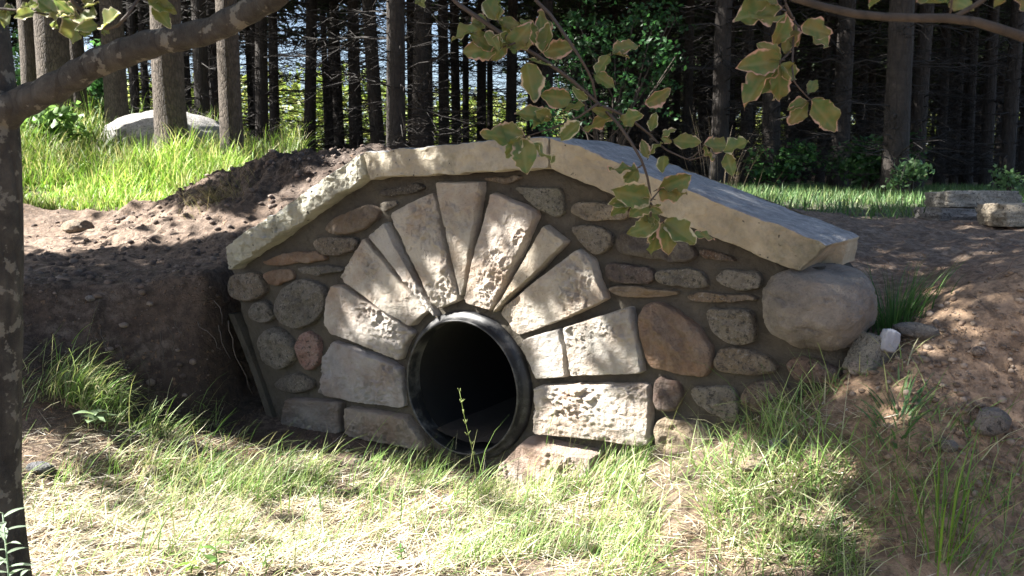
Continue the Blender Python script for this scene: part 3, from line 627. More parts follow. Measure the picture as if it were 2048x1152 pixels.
def scatter(n, x0, x1, y0, y1): return np.column_stack([rng.uniform(x0, x1, n), rng.uniform(y0, y1, n)])
def wfront(xy): return (xy-C[:2])@D[:2]
def patch(px, py, *els):
    m = np.zeros(len(px))
    for cx, cy, rx, ry, a in els: m = np.maximum(m, a*np.exp(-((px-cx)/rx)**2-((py-cy)/ry)**2))
    return m
# foreground grass
mb = MB()
xy = scatter(340000, -2.6, 1.8, 1.9, 4.0); ok, px, py = in_px(xy); s = wfront(xy)
dens = patch(px, py, (700, 965, 260, 40, .4), (1050, 985, 200, 40, .4), (1330, 945, 160, 60, 1.), (1480, 1000, 260, 70, .55), (1500, 1110, 420, 90, .7), (1130, 1090, 250, 60, .4), (1600, 960, 260, 60, .7), (1800, 960, 240, 80, .45), (330, 960, 200, 35, .4), (500, 985, 200, 25, .5), (190, 780, 110, 70, .45), (330, 850, 120, 40, .3),
             (1560, 850, 130, 45, .35), (1850, 850, 120, 40, .22), (1700, 905, 180, 40, .42), (1880, 1030, 220, 90, .3), (1780, 640, 50, 60, .9), (1640, 780, 50, 30, .6), (1790, 760, 60, 25, .12), (450, 1060, 480, 110, .13), (1400, 1000, 260, 60, .7), (900, 1110, 200, 40, .15))
clump = sstep(-.5, .25, fbm(pt3(xy)*6, 3, 8)); keep = ok & (s < -.03) & (rng.random(len(xy)) < dens*clump*.6) & ~((px > 500) & (px < 1010) & (py < 928))
g = xy[keep]; n = len(g); gpx, gpy = px[keep], py[keep]
tall = rng.random(n); H = .05+.13*rng.random(n)*(.5+tall); H[tall > .96] *= 1.6
az = rng.normal(.1, .9, n)+np.where(gpx > 1350, math.pi*.9, 0)*(rng.random(n) < .45); lean = np.abs(rng.normal(.75, .4, n)); droop = np.abs(rng.normal(.85, .5, n))
V, Q, c = blades(on_ground(g, -.004), H, .0020+.0022*rng.random(n), az, lean, droop, pick(GREEN, n)); mb.add(V, Q, col=c)
# a few tall stems standing in front of the pit
tp = np.array([[at(x, 960, Y)[0], Y] for x, Y in [(560,3.0),(575,3.02),(590,3.0),(512,3.1),(690,2.95),(745,3.0),(762,2.95),(775,2.98),(800,2.9),(840,2.95),(850,2.9),(1180,2.8),(1230,2.8),(1400,2.6),(1440,2.6),(1460,2.62),(1280,2.75),(640,3.02),(1500,2.5)]])
n = len(tp); V, Q, c = blades(on_ground(tp), rng.uniform(.14, .28, n), np.full(n, .0055), rng.normal(0, 1.5, n), np.abs(rng.normal(.15, .12, n)), np.abs(rng.normal(.5, .4, n)), pick(GREEN[1:4], n), 7); mb.add(V, Q, col=c)
gr = mb.build('grass', M['grass']); tag(gr, 'long green and flattened grass in front of the wall', 'grass', kind='stuff')
# straw and dead stems
mb = MB(); xy = scatter(150000, -2.7, 1.7, 1.9, 3.7); ok, px, py = in_px(xy); s = wfront(xy)
dens = patch(px, py, (300, 1060, 500, 110, 1.), (700, 1080, 420, 90, 1.), (1100, 1040, 350, 70, .7), (1450, 960, 250, 60, .5), (1350, 1090, 350, 80, .8), (1550, 960, 200, 60, .6), (250, 900, 220, 40, .6), (1650, 840, 150, 30, .55))
keep = ok & (s < -.05) & (rng.random(len(xy)) < dens*.6*(.35+.65*sstep(-.3, .3, fbm(pt3(xy)*9, 3, 2)))); g = xy[keep]; n = len(g)
V, Q, c = blades(on_ground(g, .002+.012*rng.random(n)), .03+.11*rng.random(n)**1.5, .0018+.0022*rng.random(n), rng.normal(.2, 1.0, n)+math.pi*(rng.random(n) < .5), rng.normal(1.38, .14, n), rng.normal(.12, .25, n), pick(STRAW, n), 3); mb.add(V, Q, col=c)
st = mb.build('straw', M['litter']); tag(st, 'bleached straw and dead grass on the ground in front', 'straw', kind='stuff')
# brown needles: front, pit edge, right bank and the dirt behind
mb = MB(); xy = np.vstack([scatter(60000, -2.7, 1.8, 1.9, 3.9), scatter(26000, 1.0, 4.2, 2.3, 6.2), scatter(9000, -4.5, -1.3, 4.2, 7)]); ok, px, py = in_px(xy); s = wfront(xy)
dens = patch(px, py, (130, 800, 130, 60, 1.), (440, 905, 90, 22, 1.2), (300, 940, 220, 40, .5), (230, 1040, 160, 25, .5), (1400, 1110, 260, 45, .5), (1800, 780, 220, 80, 1.), (1900, 640, 220, 110, 1.), (1500, 860, 120, 30, .8), (1900, 500, 250, 60, .6), (1650, 800, 80, 20, 1.), (250, 520, 250, 60, .22), (760, 1030, 160, 25, .5))
keep = ok & ((s < -.05) | (px > 1700) | (xy[:, 1] > 4.1)) & ((s < -.05) | (s > .5)) & (rng.random(len(xy)) < dens*.55); g = xy[keep]; n = len(g)
V, Q, c = blades(on_ground(g, .001+.008*rng.random(n)), .05+.06*rng.random(n), .0011+.0011*rng.random(n), rng.uniform(0, 6.3, n), rng.normal(1.45, .12, n), rng.normal(.05, .2, n), pick(NEEDL, n), 2); mb.add(V, Q, col=c)
ne = mb.build('pine_needles', M['litter']); tag(ne, 'fallen brown pine needles scattered over the soil', 'pine needles', kind='stuff')
# tall sunny grass on the rise, short grass on the far flat
mb = MB(); xy = scatter(38000, -8, -1.8, 7.2, 11.8); ok, px, py = in_px(xy, 120)
lim = 7.55+.35*fbm(pt3(xy)*.9, 3, 4)+.9*sstep(-3.4, -1.8, xy[:, 0]); keep = ok & (xy[:, 1] > lim) & (xy[:, 0] < -2.55+.25*fbm(pt3(xy)*2, 2, 3)) & (rng.random(len(xy)) < .55*np.clip(.45+fbm(pt3(xy)*1.7, 2, 9), .12, 1)); g = xy[keep]; n = len(g)
g0 = scatter(22000, -7, -1.9, 7.15, 8.9); ok, px, py = in_px(g0); g0 = g0[ok & (g0[:, 0] < -2.6) & (g0[:, 1] > 7.45+.35*fbm(pt3(g0)*.9, 3, 4)+.9*sstep(-3.4, -1.8, g0[:, 0]))]; g = np.vstack([g, g0]); n = len(g)
V, Q, c = blades(on_ground(g, -.01), (.16+.30*rng.random(n))*(.38+1.0*sstep(7.7, 9.0, g[:, 1]))*np.clip(.75+.9*fbm(pt3(g)*1.9, 3, 21), .3, 1.5)*(1-.45*np.exp(-((g[:, 0]+3.9)/.7)**2-((g[:, 1]-9.6)/.7)**2)), .007+.007*rng.random(n), rng.uniform(0, 6.3, n), np.abs(rng.normal(.2, .2, n)), np.abs(rng.normal(.9, .5, n)), pick([(.20, .36, .05), (.27, .42, .07), (.14, .26, .04), (.36, .42, .13), (.46, .43, .22)], n)*np.clip(1+1.3*fbm(pt3(g)*1.5, 3, 31), .35, 1.3)[:, None], 5); mb.add(V, Q, col=c)
hg = mb.build('grass', M['grass']); tag(hg, 'tall sunlit grass on the rise behind the dirt', 'grass', kind='stuff')
mb = MB(); xy = scatter(90000, .2, 15, 5.3, 19); ok, px, py = in_px(xy, 30)
keep = ok & (px > 1330) & (xy[:, 1] > 5.65+.4*fbm(pt3(xy), 3, 4)) & (rng.random(len(xy)) < .55); g = xy[keep]; n = len(g)
V, Q, c = blades(on_ground(g, -.01), .05+.10*rng.random(n), .006+.008*rng.random(n), rng.uniform(0, 6.3, n), np.abs(rng.normal(.3, .2, n)), np.abs(rng.normal(.6, .4, n)), pick([(.085, .17, .055), (.11, .21, .065), (.07, .14, .04), (.17, .22, .08)], n), 3); mb.add(V, Q, col=c)
fg = mb.build('grass', M['grass']); tag(fg, 'short green grass strip between the dirt and the right hand forest', 'grass', kind='stuff')
# clods of soil
def clods(name, label, xy, size, cols, kind='stuff'):
    bm = bmesh.new(); bmesh.ops.create_icosphere(bm, subdivisions=2 if len(xy) < 700 else 1, radius=1); bv = np.array([v.co[:] for v in bm.verts]); bt = np.array([[v.index for v in f.verts] for f in bm.faces]); bm.free()
    n = len(xy); p = on_ground(xy); mb = MB(); col = pick(cols, n, .2); ro = rng.uniform(0, 6.3, n)
    for k in range(n):
        v = bv*(1+.28*fbm(bv*1.6+k*1.7, 3, 3))[:, None]*size[k]*np.array([rng.uniform(.8, 1.3), rng.uniform(.8, 1.2), rng.uniform(.55, .9)])
        c, s_ = math.cos(ro[k]), math.sin(ro[k]); v = v@np.array([[c, -s_, 0], [s_, c, 0], [0, 0, 1]])
        mb.add(v+p[k]+[0, 0, size[k]*.25], None, bt, col=col[k])
    o = mb.build(name, M['clod']); return tag(o, label, name.replace('_', ' '), kind=kind)
q = np.vstack([np.column_stack([rng.normal(-1.6, .8, 260), rng.normal(6.3, .55, 260)]), np.column_stack([rng.uniform(-4.2, -1.4, 160), rng.normal(6.9, .35, 160)]), np.column_stack([rng.uniform(-3.4, -1.35, 900), rng.uniform(3.95, 5.6, 900)]), np.column_stack([rng.normal(-1.7, .8, 900), rng.normal(6.3, .5, 900)])])
clods('soil_clods', 'dark crumbly clods on the dug mound and bank', q, .005+.021*rng.random(len(q))**4, [(.15, .112, .09), (.19, .15, .125), (.11, .08, .065)])
q = np.vstack([np.column_stack([rng.normal(1.28, .14, 320), rng.normal(2.42, .14, 320)]), np.column_stack([rng.normal(1.2, .06, 120), rng.normal(2.68, .06, 120)]), np.column_stack([rng.normal(1.35, .2, 500), rng.normal(2.5, .16, 500)])])
clods('pebbles', 'pale pebbles and lumps on the sandy bank at the right', q, .003+.011*rng.random(len(q))**3, [(.22, .155, .105), (.27, .21, .16), (.17, .12, .085)])
q = np.vstack([np.column_stack([rng.uniform(-1.3, -.1, 150), rng.uniform(3.1, 3.7, 150)])]); q = q[wfront(q) < -.04]
clods('gravel', 'dark gravel crumbs at the foot of the wall', q, .004+.01*rng.random(len(q))**2, [(.10, .085, .075), (.06, .05, .045), (.2, .18, .16)])

# ------------------------------------------------------------------ leaves
def beech_leaves(mb, specs, width=.60):
    """specs: base point, tip point, normal hint, tone"""
    nu, nv = 9, 12; u = np.linspace(-1, 1, nu); t = np.linspace(0, 1, nv); uu, tt = np.meshgrid(u, t)
    prof = (np.sin(np.pi*np.clip(tt, 0, 1)**.82)**.75)*(1-.12*tt); prof[0] = .05; prof[-1] = .02
    i = (np.arange(nv-1)[:, None]*nu+np.arange(nu-1)[None]).ravel(); Q = np.stack([i, i+1, i+nu+1, i+nu], -1)
    for k, (b, e, hint, tone) in enumerate(specs):
        b, e = np.asarray(b, float), np.asarray(e, float); ax = (e-b)*1.0; L = np.linalg.norm(ax); ax /= L
        sd = np.cross(ax, hint); sd /= np.linalg.norm(sd)+1e-9; nm = np.cross(sd, ax); r = np.random.default_rng(k+int(abs(b[0])*1e4) % 997)
        w = width*L*.5*prof*(1+.10*np.sin(tt*34+r.uniform(0, 6)+np.sign(uu))+.06*np.sin(tt*71))*r.uniform(.85, 1.15)
        curl, fold, wav = r.uniform(-.5, .6), r.uniform(.15, .9), r.uniform(.025, .07)
        zz = fold*np.abs(uu)*w*.9-curl*L*tt**2*.6+wav*1.8*L*np.abs(uu)**1.5*np.sin(tt*14+r.uniform(0, 6)+np.sign(uu)*1.3)+.006*L*np.cos(tt*62)*np.abs(uu)
        V = b+ax*(tt*L)[..., None]+sd*(uu*w)[..., None]+nm*zz[..., None]
        vein = np.maximum(np.clip(1-np.abs(uu)*6, 0, 1), np.clip(np.cos((tt-np.abs(uu)*.16)*56)-.75, 0, 1)*2)
        edge = np.maximum(np.abs(uu), np.abs(tt*2-1)**3)
        mb.add(V.reshape(-1, 3), Q, edge=edge.ravel(), tone=np.full(V.size//3, tone), vein=vein.ravel())
def zc(pts, x0, y0, sc): return [(x0+x/sc, y0+y/sc) for x, y in pts]

YT = 1.95
beech_base = np.array([at(-16, 900, YT)[0], YT, 0.]); beech_base[2] = gz(beech_base[0], YT)-.03
beech = thing('beech_tree', 'young beech with lichen spotted trunk at the left edge and a long limb', 'tree', beech_base)
BB = beech_base
mb = MB(); pts = np.array([beech_base+[.006, 0, 0], at(-14, 1000, YT), at(-16, 900, YT), at(-14, 700, YT), at(-10, 500, YT), at(-14, 330, YT), at(-20, 215, YT), at(-34, 60, YT+.01), at(-60, -120, YT+.03), at(-90, -400, YT+.05), at(-130, -900, YT+.05), at(-160, -1900, YT+.1)])
P = resample(pts, 70, False); mb.tube(P, np.interp(np.linspace(0, 1, 70), [0, .03, .1, .3, 1], [.075, .066, .062, .058, .025]), 24, True, .10, 3); mb.build('trunk', M['beech_bark'], beech, True, BB)
mb = MB(); kk = YT/2.95; lp = np.array([at(x, y, Y*kk) for x, y, Y in [(-30,262,2.95),(20,216,2.93),(90,185,2.9),(200,122,2.85),(300,88,2.8),(420,62,2.75),(500,22,2.7),(560,-15,2.62),(610,-90,2.5),(640,-220,2.4),(650,-400,2.3)]])
P = resample(lp, 70, False); rr = np.interp(np.linspace(0, 1, 70), [0, .08, .2, .6, .8, 1], [.075, .052, .045, .038, .032, .012])*kk; mb.tube(P, rr*(1+.06*np.sin(np.arange(70)*1.7)), 16, True, .14, 8); mb.build('limb', M['beech_bark'], beech, True, BB)
def spray(tree, base, twigs, leaves, Y, seed, hint=(0, -1, .25), rad=.0042, tones=(.2, .9), extra=.5):
    """a hanging twig with its leaves: twig is a part, its foliage a sub-part"""
    mb = MB(); r = np.random.default_rng(seed)
    for tw, r0 in twigs:
        P = np.array([at(x, y, Y+.02*math.sin(k*1.3+seed)) for k, (x, y) in enumerate(tw)]); P = resample(P, max(8, len(P)*3), False); mb.tube(P, np.linspace(r0, max(r0*.45, .0012), len(P)), 6)
    specs = []
    for a, b in leaves:
        d1, d2 = r.uniform(-.03, .03), r.uniform(-.04, .04); A, B = at(*a, Y+d1), at(*b, Y+d1+d2)
        mb.tube([A+(A-B)*.12, A], .0011, 4)
        specs.append((A, B, np.array(hint)+r.normal(0, .45, 3), r.uniform(*tones)))
        if extra and r.random() < extra:
            v = (B-A)*r.uniform(.55, .95); t_ = r.choice([-1, 1])*r.uniform(.5, 1.1); v = np.array([v[0]*math.cos(t_)-v[2]*math.sin(t_), v[1]+r.uniform(-.02, .02), v[0]*math.sin(t_)+v[2]*math.cos(t_)])
            specs.append((A, A+v, np.array(hint)+r.normal(0, .6, 3), r.uniform(*tones)))
    o = mb.build('twig', M['twig'], tree, True, base); lf = MB(); beech_leaves(lf, specs); f = lf.build('foliage', M['beech_leaf'], o, True, base)
    return o
z5 = lambda p: (850+p[0]/2.216, p[1]/2.216)
tw5 = [([(900, -260), (880, -100)]+[z5(p) for p in [(120,0),(260,95),(400,190),(520,260),(650,355),(765,455),(850,540),(920,640),(965,720),(990,800),(1000,880),(1000,960)]], .0062),
       ([(1010, -240), (1050, -90)]+[z5(p) for p in [(490,0),(560,70),(630,170),(690,260),(740,350),(760,450)]], .006),
       ([z5(p) for p in [(765,460),(680,520),(560,570),(430,610)]], .003), ([z5(p) for p in [(790,470),(900,520),(990,590),(1060,660),(1170,710),(1240,650)]], .0035),
       ([z5(p) for p in [(1000,900),(1030,950),(1060,990)]], .0025), ([z5(p) for p in [(1000,890),(1050,830)]], .002), ([z5(p) for p in [(965,730),(940,745)]], .002), ([z5(p) for p in [(1170,710),(1320,670)]], .002),
       ([z5(p) for p in [(400,190),(330,215),(265,125)]], .0022), ([z5(p) for p in [(520,260),(450,280)]], .002)]
lv5 = [((265,125),(105,165)),((320,215),(165,225)),((320,90),(262,-20)),((330,90),(425,115)),((510,195),(520,35)),((520,235),(668,200)),((380,215),(492,220)),((460,262),(552,312)),((450,280),(480,458)),((760,330),(825,232)),
       ((830,240),(950,178)),((750,330),(842,392)),((650,440),(512,420)),((722,440),(645,395)),((710,470),(605,480)),((545,530),(400,482)),((440,605),(305,570)),((420,602),(248,620)),((430,610),(362,690)),((430,610),(455,785)),
       ((445,615),(555,735)),((690,540),(605,625)),((830,510),(705,575)),((870,535),(985,515)),((975,460),(1098,405)),((1000,580),(1030,500)),((1050,610),(1112,570)),((990,700),(1035,620)),((1100,620),(1232,645)),((1240,645),(1328,660)),
       ((1320,670),(1442,635)),((1335,680),(1372,785)),((1060,690),(1060,775)),((1030,840),(1178,770)),((940,745),(820,775)),((1000,880),(812,840)),((910,890),(825,965)),((1000,920),(1055,945)),((1040,985),(905,1040)),((1030,1000),(1022,1142)),
       ((1060,980),(1195,1085)),((1190,1040),(1292,1045)),((985,960),(1010,1010)),((360,190),(300,260)),((330,150),(390,215)),((270,140),(330,200)),((560,520),(470,560))]
spray(beech, BB, tw5, [(z5(a), z5(b)) for a, b in lv5], 2.0, 5)
z1 = lambda p: (p[0]/2.88, p[1]/2.88)
tw1 = [([(100, -150), (125, -60)]+[z1(p) for p in [(410,0),(470,60),(540,140),(620,165),(680,145),(740,80),(780,15),(830,-40)]], .005), ([(-60, 0)]+[z1(p) for p in [(0,50),(130,62),(260,80),(330,90)]], .003), ([z1(p) for p in [(540,140),(480,150),(400,110)]], .002)]
lv1 = [((130,60),(-10,95)),((260,55),(150,15)),((440,35),(240,70)),((430,85),(320,-5)),((545,105),(425,90)),((560,140),(438,165)),((590,155),(705,85)),((530,165),(505,235)),((850,0),(1012,55)),((880,30),(985,155)),((480,45),(575,40)),((590,170),(602,205)),
       ((60,30),(5,125)),((130,60),(210,30)),((200,70),(90,110)),((480,20),(560,-20)),((330,80),(250,30)),((380,20),(470,50))]
spray(beech, BB, tw1, [(z1(a), z1(b)) for a, b in lv1], 1.55, 9, tones=(.0, .45))
lv7 = [((850,-5),(832,45)),((845,-10),(858,30)),((838,0),(800,-25))]
spray(beech, BB, [([(840, -150), (835, -60), (842, -5)], .003)], [(a, b) for a, b in [((836,-8),(850,14)),((842,-6),(830,6))]], 2.1, 10)

rb_base = np.array([2.15, 1.35, 0.]); rb_base[2] = gz(2.15, 1.35)-.05
beech2 = thing('beech_tree', 'beech whose bare curved branch and pink edged leaves reach in from the right', 'tree', rb_base)
mb = MB(); P = resample(np.array([rb_base, rb_base+[.02, .01, .8], rb_base+[.0, .02, 1.6], rb_base+[.08, .05, 2.6], rb_base+[.1, 0, 4.2]]), 40, False); mb.tube(P, np.linspace(.07, .025, 40), 14, True, .1, 4); mb.build('trunk', M['beech_bark'], beech2, True, rb_base)
YB = 1.15; lp2 = np.array([rb_base+[.0, .02, 1.35], at(2350, 190, 1.22), at(2200, 125, 1.18), at(2048, 74, YB), at(1960, 45, YB), at(1900, 36, YB), at(1800, 36, YB), at(1720, 30, YB), at(1640, 12, YB), at(1560, -12, YB), at(1480, -60, YB)])
mb = MB(); P = resample(lp2, 50, False); mb.tube(P, np.interp(np.linspace(0, 1, 50), [0, .3, .55, 1], [.03, .016, .0085, .004]), 10, True, .08, 5); mb.tube(resample(np.array([at(1905, 36, YB), at(1960, 5, YB), at(2010, -40, YB)]), 8, False), .0035, 6); mb.build('limb', M['branch_bark'], beech2, True, rb_base)
z3 = lambda p: (1348+p[0]/2.88, p[1]/2.88)
tw3 = [([(1560, -60), (1572, -20)]+[z3(p) for p in [(640,20),(685,110),(690,200),(660,310),(600,360)]], .004), ([z3(p) for p in [(690,200),(680,380),(690,470),(750,540),(790,580)]], .0022), ([z3(p) for p in [(685,110),(720,160),(760,160)]], .002), ([z3(p) for p in [(640,60),(600,50)]], .002)]
lv3 = [((600,50),(335,115)),((600,30),(440,-30)),((650,80),(570,275)),((690,120),(650,290)),((730,150),(912,195)),((755,160),(880,275)),((700,180),(660,310)),((610,350),(362,385)),((600,365),(385,560)),((605,375),(480,600)),((610,375),(610,590)),
       ((770,590),(675,715)),((790,575),(895,640)),((790,580),(935,755)),((775,540),(810,475)),((620,40),(480,110))]
spray(beech2, rb_base, tw3, [(z3(a), z3(b)) for a, b in lv3], 1.75, 15, tones=(.45, 1.))
spray(beech2, rb_base, [([(1880, -60), (1905, -10), (1900, 30)], .0025), ([(2060, -22), (2030, -10), (2020, -8), (1960, -6), (1905, -10), (1850, -12), (1790, -14), (1750, -24)], .0022)], [((1895, 5), (1830, 12)), ((1900, 0), (1945, 14)), ((1790, -14), (1735, 8)), ((2030, -10), (2060, 30)), ((2020, -8), (1990, 8))], 1.2, 16, tones=(.7, 1.))

# ------------------------------------------------------------------ unseen crowns, leaves placed and culled to shape the shade
def leaf_cloud(P, size, cols, flat=.0, asp=.6):
    n = len(P); nm = rng.normal(size=(n, 3))+np.array([0, 0, flat]); nm /= np.linalg.norm(nm, axis=1)[:, None]; a = rng.normal(size=(n, 3)); ax = np.cross(nm, a); ax /= np.linalg.norm(ax, axis=1)[:, None]; sd = np.cross(nm, ax)
    L = size*(.7+.6*rng.random(n)); w = L*asp*.5
    V = np.stack([P-ax*L[:, None]*.5, P+sd*w[:, None]-nm*(.12*L)[:, None], P+ax*L[:, None]*.5, P-sd*w[:, None]-nm*(.12*L)[:, None]], 1).reshape(-1, 3)
    i = np.arange(n)*4; T = np.concatenate([np.stack([i, i+1, i+2], -1), np.stack([i, i+2, i+3], -1)]); return V, T, np.repeat(pick(cols, n, .2), 4, axis=0)
LIT = [  # sunlit places in the photograph: centre x, y, radius x, radius y
 (765,592,62,50),(830,615,55,45),(880,560,52,62),(868,485,28,45),(945,570,32,50),(985,510,42,75),(1000,440,25,30),(700,630,52,48),(1060,640,55,35),(1110,605,40,30),(1165,545,30,32),(1085,712,45,45),(1155,690,28,40),(1270,725,22,30),
 (1180,830,120,62),(1335,862,34,32),(1100,930,100,40),(960,640,90,18),(560,438,55,36),(630,395,55,36),(690,350,45,36),(765,318,45,25),(860,318,40,22),(780,640,40,40),
 (300,1040,520,120),(800,1060,500,110),(1150,1000,230,60),(1350,960,180,50),(1380,1090,200,60),(1560,1000,70,40),(1600,960,80,30),(250,915,300,45),(650,955,180,40),(170,720,45,55),(190,800,70,45),(1450,900,60,30),
 (230,435,250,26),(400,445,120,20),(200,330,280,85),(420,350,90,60),(60,250,150,150),(1680,388,110,12),(1850,398,60,10),(760,970,420,30)]
LIT += [(1500,1085,270,85),(1640,950,90,40),(1560,1075,130,80),(790,590,100,75),(868,540,50,95),(985,520,50,105),(700,625,62,62),(1090,622,90,42),(1180,830,135,75),(1105,715,60,52),(1175,690,50,50),(230,455,260,34),(120,480,120,22),(545,450,40,40),(590,415,50,40),(650,375,50,42),(700,340,45,45),(330,285,115,45),(400,1090,620,160),(1000,1110,420,110),(1400,1090,250,90),(1500,960,170,48),(1680,395,200,22),(1870,402,120,12)]
LIT = [e for e in LIT if e not in ((200,330,280,85),(420,350,90,60))]+[(150,320,230,80),(380,330,70,45),(470,310,60,22)]
LIT = np.array(LIT, float)
SOFT = [(1910,740,230,170,.25),(1850,500,280,70,.3),(1700,400,320,40,.3),(1900,1000,260,190,.4),(1350,700,150,150,.75),(230,480,280,70,.35),(1200,430,260,110,.8)]   # half shade: centre, radii, share of the leaves kept
def shade_keep(P, leak=.02):
    """True for leaves whose shadow lands where the photograph is shaded"""
    n = len(P); hit = np.zeros(n, bool); px = np.full(n, -9999.); py = np.full(n, -9999.); zb = np.full(n, 9.)
    for t in np.arange(.3, 11, .06):
        q = P-S*t; a = ~hit
        if not a.any(): break
        idx = np.nonzero(a)[0]; qq = q[idx]; near = (qq[:, 1] > 1.2) & (qq[:, 1] < 12) & (np.abs(qq[:, 0]) < 9) & (qq[:, 2] < 2.2)
        h = np.full(len(idx), -9.)
        if near.any():
            gi = np.clip(np.searchsorted(xs, qq[near, 0]), 0, nx-1); gj = np.clip(np.searchsorted(ys, qq[near, 1]), 0, len(ys)-1); h[near] = HZ[gj*nx+gi]
        r = qq-C; uu = r@U; ww = r@D; wall = (ww > -.09) & (ww < .3) & (uu > UL) & (uu < UR) & (r[:, 2] < np.interp(uu, [UL, wuv(725, 300)[0], wuv(1100, 270)[0], UR], [wuv(450, 490)[1], wuv(725, 300)[1], wuv(1100, 270)[1], wuv(1655, 490)[1]]))
        k = (qq[:, 2] < h) | wall
        if k.any():
            kk = idx[k]; x, y, d = to_px(q[kk]); px[kk] = x; py[kk] = y; hit[kk] = True
    lit = np.zeros(n, bool)
    for cx, cy, rx, ry in LIT: lit |= ((px-cx)/(rx+14))**2+((py-cy)/(ry+8))**2 < 1
    for cx, cy, rx, ry, kp in SOFT: lit |= (((px-cx)/rx)**2+((py-cy)/ry)**2 < 1) & (rng.random(n) > kp)
    G0 = at(150, 25, 1.55)-P; tt = -(G0@S); dl = np.linalg.norm(G0+tt[:, None]*S, axis=1); lit |= (dl < .36)
    seen = hit & (px > -100) & (px < 2150) & (py > 0) & (py < 1250)
    return np.where(seen, ~lit | (rng.random(n) < leak), (rng.random(n) < .35) & (dl > .36)), seen
def crown_points(n, c, r, clump=.8, sd=0):
    p = rng.normal(size=(n*3, 3)); p /= np.linalg.norm(p, axis=1)[:, None]; p = p*(rng.random(n*3)**.4)[:, None]*np.array(r)+np.array(c)
    return p[:n]
def out_of_view(P, m=.03):
    q = P-np.array([0, 0, CAMZ]); return (q[:, 1] < .3) | (q[:, 2] > (.195+m)*q[:, 1]+.35) | (q[:, 0] < -(.60+m)*q[:, 1]-.2)
def clear(path):
    q = resample(np.asarray(path), 14, False); k, seen = shade_keep(q, 0.); return not (seen & ~k).any()
def shade_for(pts, n, t0, t1, jit):
    p = np.asarray(pts)[rng.integers(0, len(pts), n)]+S*rng.uniform(t0, t1, (n, 1))+rng.normal(0, jit, (n, 3)); p = p[out_of_view(p)]; k, seen = shade_keep(p); return p[k | ~seen]
def shade_crown(n, c, r, size):
    P = crown_points(n, c, r); P = P[out_of_view(P)]; k, _ = shade_keep(P); return P[k]
BEECHG = [(.09, .15, .035), (.13, .18, .05), (.16, .15, .06), (.07, .12, .03)]
P = np.vstack([shade_crown(56000, (-2.6, 2.9, 4.1), (2.3, 1.9, 1.9), .1), shade_crown(18000, (-1.4, 3.6, 4.9), (2.2, 1.7, 1.4), .1), shade_crown(18000, (-2.0, 1.5, 3.6), (1.3, .75, 1.0), .1)])
P = np.vstack([P, shade_for(lp[1:8], 6000, .9, 2.2, .10), shade_for([at(1200, 150, 2.), at(1250, 280, 2.), at(1000, 120, 2.), at(1080, 300, 2.), at(1300, 440, 2.), at(1420, 320, 2.)], 9000, 2.2, 4., .16), shade_for([at(1540, 100, 1.75), at(1620, 200, 1.75), at(1540, 30, 1.75)], 5000, 2.6, 4.2, .16), shade_for([at(x, 40, 1.15) for x in (1600, 1750, 1900, 2040)], 5000, 2.4, 4., .12)])  # leaves added sunward of limbs and twigs to keep them in shade
V, T, c = leaf_cloud(P, .085, BEECHG, .8); mb = MB(); mb.add(V, None, T, col=c)
for k in range(60):
    e = P[rng.integers(0, len(P))]; a = np.array([BB[0]-.1, YT+.03, 2.2+rng.random()*2.0]); mid = (a+e)/2+[0, 0, .15]
    if out_of_view(np.array([mid, e])).all() and clear([a, mid, e]): mb.tube(resample(np.array([a, mid, e]), 8, False), np.linspace(.018, .003, 8), 5, col=(.08, .065, .05))
mb.build('crown', M['leaf'], beech, True, BB)
def shade_tree(name, label, x, y, h, crowns, size, cols, r0=.16):
    b = np.array([x, y, gz(x, y)-.05]); t = thing(name, label, 'tree', b); mb = MB()
    P = resample(np.array([b, b+[.05, 0, h*.35], b+[-.05, .05, h*.7], b+[0, 0, h]]), 30, False); mb.tube(P, np.linspace(r0, r0*.2, 30), 12, True, .12, 5); mb.build('trunk', M['pine_bark'], t, True, b)
    Q_ = np.vstack([shade_crown(n, c, r, size) for n, c, r in crowns]); V, T, c = leaf_cloud(Q_, size, cols, .6); mb = MB(); mb.add(V, None, T, col=c)
    for k in range(50):
        e = Q_[rng.integers(0, len(Q_))]; a = b+[0, 0, h*rng.uniform(.4, .9)]; mid = (a+e)/2+[0, 0, .2]
        if out_of_view(np.array([mid, e])).all() and clear([a, mid, e]): mb.tube(resample(np.array([a, mid, e]), 8, False), np.linspace(.03, .004, 8), 5, col=(.07, .055, .045))
    mb.build('crown', M['leaf'], t, True, b); return t
SHADE_GREENS = [(.06, .12, .03), (.08, .15, .035), (.05, .10, .025)]
shade_tree('added_shade_tree', 'broad leafy tree out of view beyond the beech, added to shade the dirt', -5.4, 5.2, 8.5, [(26000, (-3.4, 5.6, 6.0), (3.0, 2.0, 1.9)), (16000, (-1.6, 6.6, 6.8), (2.4, 1.8, 1.3)), (16000, (-4.4, 4.6, 4.9), (1.9, 1.5, 1.7)), (18000, (-6.0, 5.6, 5.2), (2.1, 1.8, 1.6)), (18000, (-4.8, 3.6, 3.3), (1.9, 1.3, 1.5))], .15, SHADE_GREENS)  # tree added out of view, its leaf clouds cut to shape the shade

